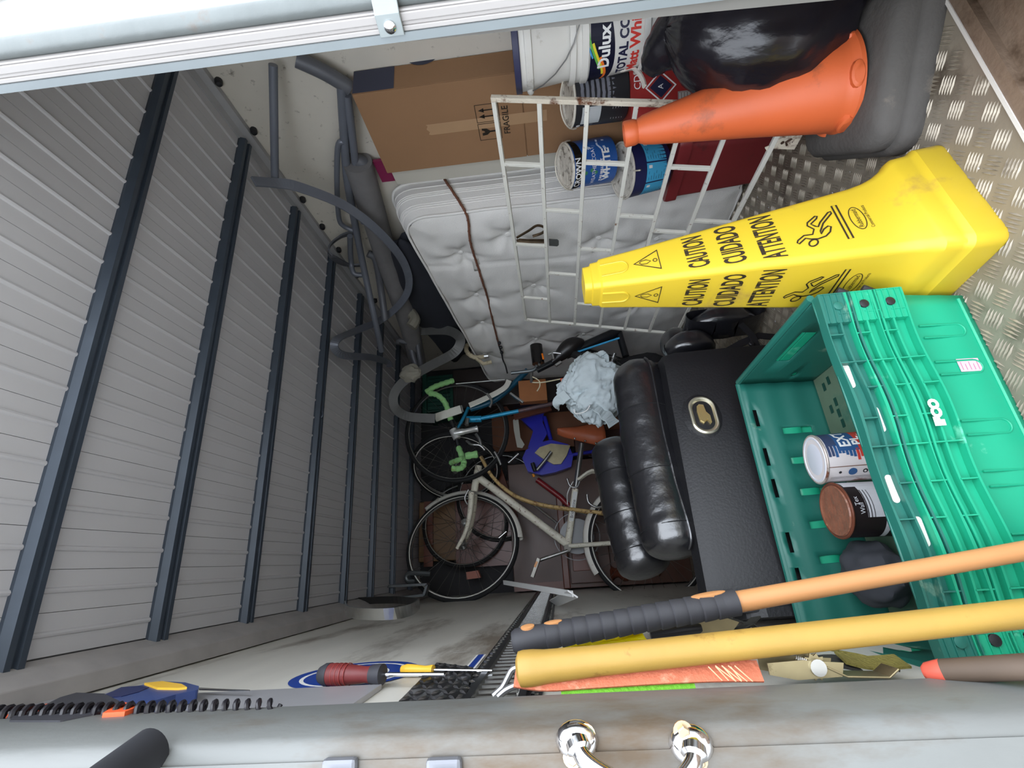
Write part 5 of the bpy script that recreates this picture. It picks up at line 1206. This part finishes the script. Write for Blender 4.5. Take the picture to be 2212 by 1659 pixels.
tb(t, 'brake_cable', [(985, 829), (1090, 820)], Y2, .0028, WHITEINK); tb(t, 'fork_clip', [(1052, 850), (1062, 866), (1058, 880)], Y2 - .04, .007, ALU); tb(t, 'quill', [(1010, 905, -.01), (1008, 918, -.02)], Y2, .013, ALU); tb(t, 'side_lever', [(996, 876), (1000, 890)], Y2 - .05, .006, ALU)
tb(t, 'seat_stay', [(1120, 980), (1098, 1000)], Y2 + .2, .009, ALU); tb(t, 'toe_strap', [(1068, 976), (1076, 990), (1082, 1004)], Y2 + .1, .008, ALU)
# ---- blue child's bike
Y3 = 3.12; BL = mat('bright blue plastic', (38, 40, 178), .3, 0, .08, 10)
t = thing('child_bicycle', (P(1180, 980, y=Y3).x, Y3, .5), 'bright blue small bicycle with a silver chain case behind the brown saddle', 'bicycle')
def slab(pix, y, th, n=0): 
    pts = [P(a, b, y=y) for a, b in pix]; g = G(); N = len(pts); q = [p + V((0, th, 0)) for p in pts]
    g.add(pts, [tuple(range(N))], 0); g.add(q, [tuple(reversed(range(N)))], 0); g.add(pts + q, [(i, N + i, N + (i + 1) % N, (i + 1) % N) for i in range(N)], 0); return g
obj('frame_shell', slab([(1112, 890), (1150, 878), (1176, 884), (1172, 912), (1182, 936), (1168, 962), (1140, 968), (1152, 930), (1130, 910)], Y3, .05), BL, t, bevel=.01)
obj('chain_case', slab([(1128, 990), (1136, 972), (1164, 956), (1190, 950), (1228, 960), (1238, 985), (1234, 1008), (1200, 1020), (1170, 1026), (1140, 1018)], Y3 - .03, .06), BL, t, bevel=.012)
obj('chain_guard', slab([(1155, 978), (1166, 966), (1190, 958), (1232, 962), (1224, 984), (1212, 1002), (1196, 1003), (1172, 990)], Y3 - .055, .02), mat('brushed guard', (158, 148, 120), .35, .75, .15, 30), t, bevel=.003, label='silver chain guard')
tb(t, 'crank', [(1191, 976), (1176, 996), (1159, 1016)], Y3 - .085, .011, ALU); tb(t, 'top_tube', [(1228, 984), (1300, 972)], Y3 - .02, .011, BL); tb(t, 'pedal', [(1150, 1000), (1156, 1018)], Y3 - .1, .013, BLACK); tb(t, 'pedal_reflector', [(1151, 1024), (1154, 1030)], Y3 - .11, .008, mat('amber reflector', (240, 150, 40), .3))
tb(t, 'seat_tube', [(1176, 900), (1190, 950)], Y3, .014, BL)
wheel(t, P(1290, 1000, y=Y3 + .1), .0, .16, 20, .018, None, 0, 8)
# ---- dark bike with a pale blue line, near the mattress
Y4 = 2.30
t = thing('bicycle', (P(1290, 760, y=Y4).x, Y4, .3), 'black bicycle with a sky blue frame line lying against the mattress', 'bicycle')
DK = mat('black frame paint', (24, 26, 30), .3, .2)
tb(t, 'top_tube', [(1222, 766), (1336, 716)], Y4, .026, DK); tb(t, 'frame_line', [(1230, 766), (1338, 730)], Y4 - .024, .0050, mat('sky blue paint', (66, 168, 222), .4), lab='sky blue line')
tb(t, 'lower_tube', [(1160, 800), (1200, 780), (1230, 764)], Y4, .016, DK); tb(t, 'seat_tube', [(1336, 716), (1352, 770)], Y4, .018, DK)
wheel(t, P(1322, 782, y=Y4 + .12), math.radians(60), .27, 28, .02, None, .35, 5)
sdl = G().tube(smooth(PP([(1192, 782), (1206, 770), (1224, 755), (1242, 744), (1262, 738)], y=Y4 - .02), 5), [.010 + .036 * math.sin(math.pi * min(1, (i / 20) ** 1.4)) for i in range(21)], 14); obj('saddle', sdl, mat('black saddle', (26, 22, 22), .4), t)
tb(t, 'brake_arm', [(1184, 766), (1196, 762), (1212, 764)], Y4 - .06, .006, ALU); tb(t, 'brake_arm', [(1192, 760), (1196, 776)], Y4 - .06, .007, ALU); tb(t, 'stem', [(1160, 790), (1150, 800), (1104, 806)], Y4 + .05, .010, mat('brushed bar', (110, 116, 118), .4, .7)); tb(t, 'hub_clip', [(1200, 790), (1212, 782)], Y4 - .05, .009, ALU)
tb(t, 'cable', [(1150, 814), (1164, 822), (1166, 834), (1160, 845)], Y4 - .05, .0032, mat('cream cable', (200, 190, 160), .5)); tb(t, 'cable', [(1150, 826), (1172, 826), (1214, 818)], Y4 - .05, .0032, mat('cream cable', (200, 190, 160), .5))
tb(t, 'pedal_reflector', [(1213, 818), (1216, 826)], Y4 - .05, .008, mat('orange reflector', (236, 84, 40), .3))
# ---- tail lamp and cream taped bars against the mattress
t = thing('bicycle_lamp', P(1165, 770, y=2.42), 'black bicycle lamp with an orange strip in front of the mattress', 'lamp')
A, B_ = P(1146, 768, y=2.42), P(1172, 766, y=2.42); d = V((.1, -.1, -.99)).normalized()
a0 = P(1158, 746, y=2.42)
obj('lamp_body', G().loft([[P(a, 744 + 0 * a, y=2.42) for a in ()] or [p + q for p in (P(1142 + 3 * k, 748 + 7 * k, y=2.42),) for q in [V((.010 * math.cos(x), .03 * math.sin(x), .036 * math.cos(x + 1.57))) for x in [i * math.pi / 8 for i in range(16)]]] for k in ()] or [[P(1158 + 5 * k, 746 + 40 * k, y=2.42) + V((0, .032 * math.sin(x), .034 * math.cos(x))) for x in [i * math.pi / 9 for i in range(18)]] for k in (0, .1, .9, 1)]), mat('lamp black', (20, 18, 18), .2), t)
obj('lamp_strip', G().tube(PP([(1171, 764), (1174, 776)], y=2.38), .005, 8), mat('orange lens', (255, 130, 30), .2), t, label='orange lens strip')
obj('lamp_bracket', G().tube(smooth(PP([(1164, 786), (1166, 792), (1150, 800), (1148, 826)], y=2.42), 5), .008, 8), ALU, t)
t = thing('taped_handlebar', P(1030, 765, y=2.50), 'cream taped drop handlebar leaning on the mattress', 'handlebar')
CT = mat('old cream tape', (190, 178, 150), .8, 0, .12, 40, (120, 104, 80), .3, 30)
pts = smooth(PP([(1042, 757), (1038, 744), (1022, 740), (1008, 748), (1010, 762), (1026, 772), (1050, 770)], y=2.52), 7)
obj('bar_tape', G().tube(pts, [.013 * (1 + .09 * ((i % 3) - 1)) for i in range(len(pts))], 10), CT, t, ang=25)
obj('bar_end', G().tube(PP([(1046, 770), (1055, 769)], y=2.50), .012, 10), ALU, t); obj('bar_stem', G().tube(PP([(1030, 775), (1044, 786), (1062, 782)], y=2.50), .011, 10), CT, t)
# ---- loose wheels and rims
t = thing('loose_wheel', (P(1000, 1130, y=3.22).x, 3.22, .9), 'loose bicycle wheel behind the cream bicycle', 'wheel'); wheel(t, P(1005, 1130, y=3.24), math.radians(12), .285, 24, .012, None, .05, 9, 'rim', True)
t = thing('loose_wheel', (P(930, 1010, y=3.1).x, 3.1, 1.), 'loose bicycle wheel edge on behind the green taped bars', 'wheel'); wheel(t, P(985, 1010, y=3.04), math.radians(-52), .29, 24, .016, WW, .0, 11, 'rim', True)
t = thing('loose_wheel', (P(1110, 960, y=3.25).x, 3.25, .8), 'loose dark wheel behind the blue child bicycle', 'wheel'); wheel(t, P(1080, 1070, y=3.26), math.radians(4), .30, 24, .014, None, .0, 12, 'rim', True)
for a, b, y_, m_, lab in (((1102, 850), (1130, 870), 2.6, ALU, 'chrome pedal bar among the bicycles beside the orange board'), ((1128, 836), (1170, 828), 2.75, WHITEINK, 'pale thin strip above the orange board')):
    obj('metal_strip', G().strip(PP([a, b], y=y_), (0, 1, .3), .02, .012), m_, label=lab, cat='strip', bevel=.002)
for pix, y_, lab in (([(1060, 840), (1100, 900)], 3.05, 'brown slat slanting behind the teal frame'), ([(1110, 900), (1190, 880)], 3.0, 'brown slat below the rusty top tube'), ([(1075, 1010), (1112, 1120)], 3.2, 'brown slat behind the cream down tube')):
    obj('wood_offcut', G().strip(PP(pix, y=y_), (.3, .1, 1), .05, .018), mat('red brown wood', (110, 60, 44), .35, 0, .14, 8), label=lab, cat='offcut', bevel=.002)
# ---- red bar and dark tubes among the bikes
obj('red_tube', G().tube(PP([(1160, 1036), (1212, 1075), (1244, 1110)], y=3.16), .018, 12), mat('dark red paint', (136, 34, 40), .4, 0, .15, 30), label='dark red frame tube crossing behind the cream bicycle', cat='tube')
obj('steel_rod', G().tube(PP([(1150, 1088), (1204, 1130)], y=3.0), .008, 8), ALU, label='thin silver rod behind the cream down tube', cat='rod')
obj('paper_sheet', slab([(1116, 900), (1120, 908), (1124, 945), (1133, 960), (1128, 968), (1117, 966), (1110, 930), (1108, 908)], 3.0, .004), mat('grey paper', (176, 174, 164), .8), label='curled grey paper hanging beside the blue child bicycle', cat='paper')
# ---- furniture: brown cabinet lying at the back
WD = mat('brown veneer', (88, 60, 48), .4, 0, .10, 5, (88, 54, 42), .3, 3, 0, 60, (1, 1, 3)); WD2 = mat('red brown wood', (110, 60, 44), .35, 0, .14, 8)
cx0, cx1, cz0, cz1, cy0 = -.14, .50, .42, 1.22, 3.19
t = thing('wooden_cabinet', (.18, 3.26, .0), 'brown veneered wooden cabinet behind the cream bicycle', 'cabinet')
a, b = P(1112, 1290, y=3.2), P(1216, 1080, y=3.2)
obj('cabinet_body', G().b2((-.165, 3.20, .0), (.62, 3.34, a.z)), WD, t, bevel=.004)
m_ = P(1216, 1200, y=3.19).z
obj('moulding', G().b2((-.165, 3.172, m_ - .03), (.4, 3.20, m_ + .012)), WD2, t, bevel=.006)
l, r = P(1222, 1262, y=3.17), P(1284, 1196, y=3.17)
pn = obj('drawer_front', G().b2((l.x, 3.165, r.z - .09), (r.x + .05, 3.20, m_ - .035)), WD, t, bevel=.004)
obj('drawer_panel', G().b2((l.x + .07, 3.160, r.z - .02), (r.x + .01, 3.166, m_ - .055)), WD2, pn, bevel=.003)
lg = P(1300, 1240, y=3.15); g = G(); z_ = r.z - .09
obj('turned_leg', G().lathe([(.03, 0), (.045, .012), (.03, .03), (.026, .05), (.048, .075), (.052, .10), (.03, .13), (.024, .16), (.03, .3)], (lg.x, 3.19, z_ + .01), (0, 0, -1), 24), WD2, t)
obj('panel_edge', G().b2((-.165, 3.19, a.z - .35), (-.12, 3.20, a.z)), WD2, t)
t = thing('chest_panel', (P(950, 1120, y=3.3).x, 3.3, .9), 'dark reddish wooden chest seen through the front wheel', 'chest')
a, b = P(905, 1215, y=3.28), P(985, 1080, y=3.28)
obj('chest_body', G().b2((a.x, 3.27, b.z), (b.x, 3.35, a.z)), mat('ochre wood', (120, 88, 54), .5, 0, .12, 8), t, bevel=.005)
obj('chest_rail', G().b2((a.x - .03, 3.25, b.z - .03), (b.x, 3.27, b.z)), WD2, t); obj('chest_rail', G().b2((a.x - .03, 3.25, a.z - .10), (b.x, 3.27, a.z - .04)), WD2, t)
obj('chest_base', G().b2((a.x - .05, 3.26, .42), (b.x + .1, 3.35, b.z - .03)), WD2, t)
obj('pink_box', slab([(1006, 1236), (1032, 1232), (1038, 1248), (1008, 1252)], 3.14, .05), mat('pinkish card', (190, 128, 112), .7), label='small pinkish box low behind the front wheel spokes', cat='box')
q0, q1 = P(1158, 822, y=2.62), P(1183, 866, y=2.62)
obj('orange_board', G().b2((q1.x, 2.60, q1.z - .0), (q0.x, 2.66, q1.z + .16)), mat('orange brown board', (150, 92, 46), .6, 0, .12, 14), label='orange brown board among the bicycles by the pale rag', cat='board', bevel=.003)
q0, q1 = P(1062, 900, y=3.28), P(1100, 945, y=3.28)
obj('chipboard_panel', G().b2((q1.x - .1, 3.27, .1), (q0.x + .1, 3.30, q0.z)), mat('chestnut board', (112, 66, 38), .6, 0, .1, 12), label='chestnut coloured board behind the racing bike wheel', cat='board')
# white edged dark board by the left wall
wb = [P(1088, 1258, y=2.55), P(1237, 1283, y=1.78), P(1196, 1303, x=XL + .01)]
t = thing('metal_strip', (wb[0] + wb[2]) / 2, 'bent white angle strip wedged against the left wall over the cargo track', 'strip')
WE = mat('white edge', (236, 236, 234), .5)
d1_ = (wb[1] - wb[0]).normalized(); d2_ = (wb[2] - wb[1]).normalized()
obj('strip_arm', G().strip([wb[0], wb[1]], (1, 0, .1), .020, .005), WE, t); obj('strip_arm', G().strip([wb[1], wb[2]], d1_, .040, .005), WE, t)
# chrome basin rim & grey bracket near the ceiling at the left
A = P(746, 1322, x=-.06); B_ = P(905, 1303, x=-.06)
t = thing('metal_hoop', (A + B_) / 2, 'polished metal hoop hanging on the left wall near the ceiling', 'hoop')
pts = smooth(PP([(746, 1308), (752, 1320), (790, 1326), (850, 1325), (890, 1316), (905, 1304)], x=-.09), 6)
obj('hoop_band', G().strip(pts, (1, -.3, 0), .026, .004), STEEL, t)
obj('hoop_back', G().strip(smooth(PP([(746, 1306), (752, 1300), (800, 1297), (860, 1296), (905, 1302)], x=-.12), 6), (1, -.3, 0), .03, .004), mat('dark hoop metal', (70, 70, 70), .4, .7), t)
t = thing('metal_rack', P(870, 1290, y=2.9), 'dark grey metal rack standing by the left wall in the far corner', 'rack')
g = G()
for pix in ([(842, 1266), (925, 1262)], [(822, 1295), (918, 1285)], [(840, 1266), (822, 1295)], [(925, 1262), (918, 1285)]): g.strip(PP(pix, y=2.75), (0, 1, 0), .06, .012)
obj('rack_shelf', g, mat('rack grey', (104, 108, 110), .4, .5), t)
obj('rack_tube', G().tube(smooth(PP([(930, 1240), (890, 1238), (878, 1245), (882, 1255), (900, 1255)], y=2.85), 5), .014, 10), mat('rack grey', (104, 108, 110), .4, .5), t)
obj('cable_loop', G().tube(smooth(PP([(795, 1255), (812, 1252), (820, 1264), (818, 1285)], y=2.7), 5), .004, 6), BLACK, label='black wire loop hanging by the far roof bow', cat='wire')
obj('bow_ring', G().tube(PP(circ(9, 16, (688, 895)), y=1.80), .003, 6, closed=True), DARKSTEEL, ce, label='small tie ring under a roof bow')
# ================================================================ GREY METAL CHAIR FRAMES under the roof on the right
def PC(px, py, y):
    p = P(px, py, y=y)
    for k in range(60):
        if p.z < 1.655 and p.x < 1.385: break
        y *= .985; p = P(px, py, y=y)
    return p
def facing(pts, w_, t_):
    """flat bar bent on edge: its broad side stays turned out from the right wall towards the doors"""
    pts = smooth(pts, 6); wd = []
    for i in range(len(pts)):
        d = (pts[min(i + 1, len(pts) - 1)] - pts[max(i - 1, 0)]).normalized(); wd.append(d.cross(V((-.33, -.92, -.18))).normalized())
    return G().strip(pts, wd, w_, t_)
GM = mat('grey painted metal', (112, 116, 126), .4, .25, .06, 12); GM2 = mat('dim grey metal', (96, 98, 104), .5, .2, .1, 10)
t = thing('metal_chair_frame', P(740, 420, y=1.75), 'grey metal frame with a wide curved flat bar under the roof', 'metal frame')
cur = [(548, 392, 1.19), (600, 396, 1.20), (645, 404, 1.24), (740, 442, 1.36), (815, 498, 1.52), (868, 560, 1.72), (884, 612, 1.90), (868, 652, 2.02), (825, 690, 2.12), (770, 714, 2.22), (730, 732, 2.30), (723, 752, 2.36), (745, 768, 2.42), (800, 772, 2.46), (836, 782, 2.5), (842, 792, 2.5)]
obj('curved_bar', facing([PC(a, b, y) for a, b, y in cur], .034, .008), GM, t, bevel=.001)
obj('cross_tube', G().tube([PC(590, 140, .915), PC(594, 384, 1.20)], .0125, 16), GM, t)
def gt(pix, r, m=GM, nm='frame_tube'): return obj(nm, G().tube(smooth([PC(a, b, y) for a, b, y in pix], 6), r, 12), m, t)
gt([(738, 186, 1.36), (744, 300, 1.50), (752, 400, 1.62), (770, 500, 1.74), (786, 580, 1.84), (812, 700, 2.05), (824, 758, 2.2)], .015)
gt([(750, 205, 1.38), (764, 320, 1.5), (775, 420, 1.60), (785, 480, 1.7)], .013)
gt([(640, 128, 1.22), (700, 156, 1.30), (756, 190, 1.34)], .022, GM2, 'frame_rail')
gt([(742, 306, 1.44), (730, 318, 1.44), (728, 400, 1.52), (732, 470, 1.60), (742, 488, 1.63), (764, 498, 1.66)], .010, GM, 'loop_handle')
gt([(756, 510, 1.76), (758, 560, 1.82), (764, 590, 1.86), (784, 594, 1.88)], .012, GM)
gt([(768, 345, 1.60), (790, 360, 1.62), (802, 410, 1.66), (806, 450, 1.70)], .024, GM2, 'bent_tube')
gt([(795, 548, 1.86), (812, 562, 1.9), (822, 620, 1.98), (832, 690, 2.08)], .017, GM2)
obj('foot_hoop', G().strip(smooth([PC(a, b, y) for a, b, y in ((770, 500, 1.80), (735, 512, 1.78), (712, 532, 1.76), (716, 552, 1.78), (750, 572, 1.84), (790, 572, 1.9))], 6), (-.3, -.8, -.4), .034, .007), GM2, t)
t = thing('metal_chair_frame', P(930, 800, y=2.5), 'grey metal hoop frame hanging before the mattress end and the racing bike', 'metal frame')
cur = [(884, 716, 2.42), (920, 714, 2.42), (966, 714, 2.38), (990, 726, 2.36), (994, 742, 2.36), (978, 764, 2.38), (930, 790, 2.44), (890, 812, 2.48), (864, 832, 2.5), (850, 858, 2.52), (856, 884, 2.54), (884, 900, 2.55), (940, 904, 2.56)]
obj('curved_bar', facing([P(a, b, y=y) for a, b, y in cur], .052, .009), mat('grey hoop metal', (92, 92, 90), .5, .2, .1, 20), t, bevel=.001)
gt([(884, 716, 2.43), (890, 760, 2.50), (902, 800, 2.55)], .018, GM2); gt([(898, 724, 2.43), (906, 770, 2.50), (910, 796, 2.55)], .014, GM2)
gt([(880, 740, 2.43), (862, 736, 2.42), (858, 744, 2.42)], .014, GM2, 'bracket')
obj('foam_lump', blob(P(888, 806, y=2.46), (.05, .04, .06), 14, lambda d: 1 + .3 * noise.noise(d * 2.5)), mat('dirty foam', (150, 146, 134), .9), t, label='dirty pale foam wrapped on the frame')
# rolled grey mat and dark cover behind the frames
t = thing('rolled_mat', P(800, 520, y=2.0), 'long grey rolled mat slung under the roof along the right wall', 'roll')
pts = smooth([PC(a, b, y) for a, b, y in ((772, 350, 1.56), (800, 440, 1.68), (836, 560, 1.90), (866, 650, 2.12), (888, 720, 2.40), (903, 790, 2.72))], 6)
obj('mat_roll', G().tube(pts, .052, 18), mat('grey roll fabric', (112, 110, 110), .85, 0, .1, 20), t)
obj('roll_tape', G().tube(smooth(PP([(884, 672), (896, 690), (888, 706)], y=2.2), 4), .03, 10), mat('loose tape', (128, 124, 112), .5), t)
def fd(d): return 1 + .25 * noise.noise(d * 1.6 + V((2, 0, 0)))
obj('dark_cover', blob(V((1.335, 2.30, 1.335)), (.065, .68, .14), 24, fd), mat('dark cover cloth', (38, 40, 48), .9, 0, .15, 10), label='dark folded cover under the roof between the rolled mat and the mattress', cat='cover', ang=80)
# magenta board and pale board behind the cardboard box
a, b = P(815, 345, y=1.44), P(846, 400, y=1.44)
obj('magenta_board', G().hexa([V((1.388, 1.30, .9)), V((1.40, 1.30, .9)), V((1.40, 1.40, .9)), V((1.388, 1.40, .9)), V((1.388, 1.30, 1.33)), V((1.40, 1.30, 1.33)), V((1.40, 1.40, 1.33)), V((1.388, 1.40, 1.33))]), mat('magenta board', (128, 34, 74), .5), label='magenta board between the cardboard box and the mattress', cat='board')
a = P(900, 380, y=1.46)
obj('pale_panel', G().b2((1.362, 1.30, .0), (1.384, 1.395, 1.27)), mat('pale panel', (188, 184, 172), .6), label='pale panel between the cardboard box and the mattress', cat='panel', bevel=.002)
# white shelf boards and a dark green crate past the mattress end
obj('white_plank', G().strip(PP([(900, 610), (950, 690), (980, 750)], y=2.95), (0, 1, 0), .05, .03), mat('white melamine', (184, 182, 174), .6), label='white melamine plank leaning past the far end of the mattress', cat='plank')
t = thing('plastic_crate', P(940, 760, y=3.0), 'dark green plastic crate at the far end beside the mattress', 'crate')
a, b = P(908, 800, y=2.95), P(972, 700, y=2.95)
DG = mat('dark green plastic', (16, 70, 58), .5, 0, .1, 12)
obj('crate_body', G().b2((.98, 3.02, b.z), (1.24, 3.3, a.z)), DG, t, bevel=.004)
g = G()
for k in range(9): x = .99 + k * .028; g.b2((x, 3.005, b.z + .02), (x + .012, 3.02, a.z - .04))
obj('crate_rib', g, DG, t, kind='stuff')
obj('crate_rim', G().b2((.97, 3.0, a.z - .03), (1.25, 3.32, a.z)), DG, t, bevel=.004)
obj('wooden_chest', G().b2((.98, 3.0, .0), (1.26, 3.33, P(972, 700, y=2.95).z - .002)), mat('dark chest wood', (40, 30, 27), .6, 0, .1, 8), label='dark wooden chest at the far end under the green crate', cat='chest', bevel=.006)
obj('storage_box', G().b2((.64, 3.18, 0), (.80, 3.34, .62)), mat('deep brown', (70, 42, 34), .6, 0, .15, 8), label='deep brown box behind the blue child bicycle', cat='box', bevel=.006)
obj('dark_bundle', blob(V((.86, 2.52, .26)), (.18, .2, .26), 18, lambda d: 1 + .2 * noise.noise(d * 2)), mat('dark bundle', (34, 34, 38), .9), label='dark bundle on the floor between the bicycles and the mattress', cat='bundle', ang=80)
# bits of paper dirt on the floor
g = G(); rnd = random.Random(12)
for i in range(60):
    x, y = rnd.uniform(.5, 1.3), rnd.uniform(.66, 1.7); r_ = rnd.uniform(.0012, .004)
    g.add([(x + r_ * math.cos(a + rnd.random()), y + r_ * math.sin(a + rnd.random()) * .7, .0028) for a in (0, 1.2, 2.6, 3.6, 5)], [(0, 1, 2, 3, 4)])
obj('litter_flecks', g, mat('pale flecks', (214, 214, 220), .7), fl, kind='stuff')
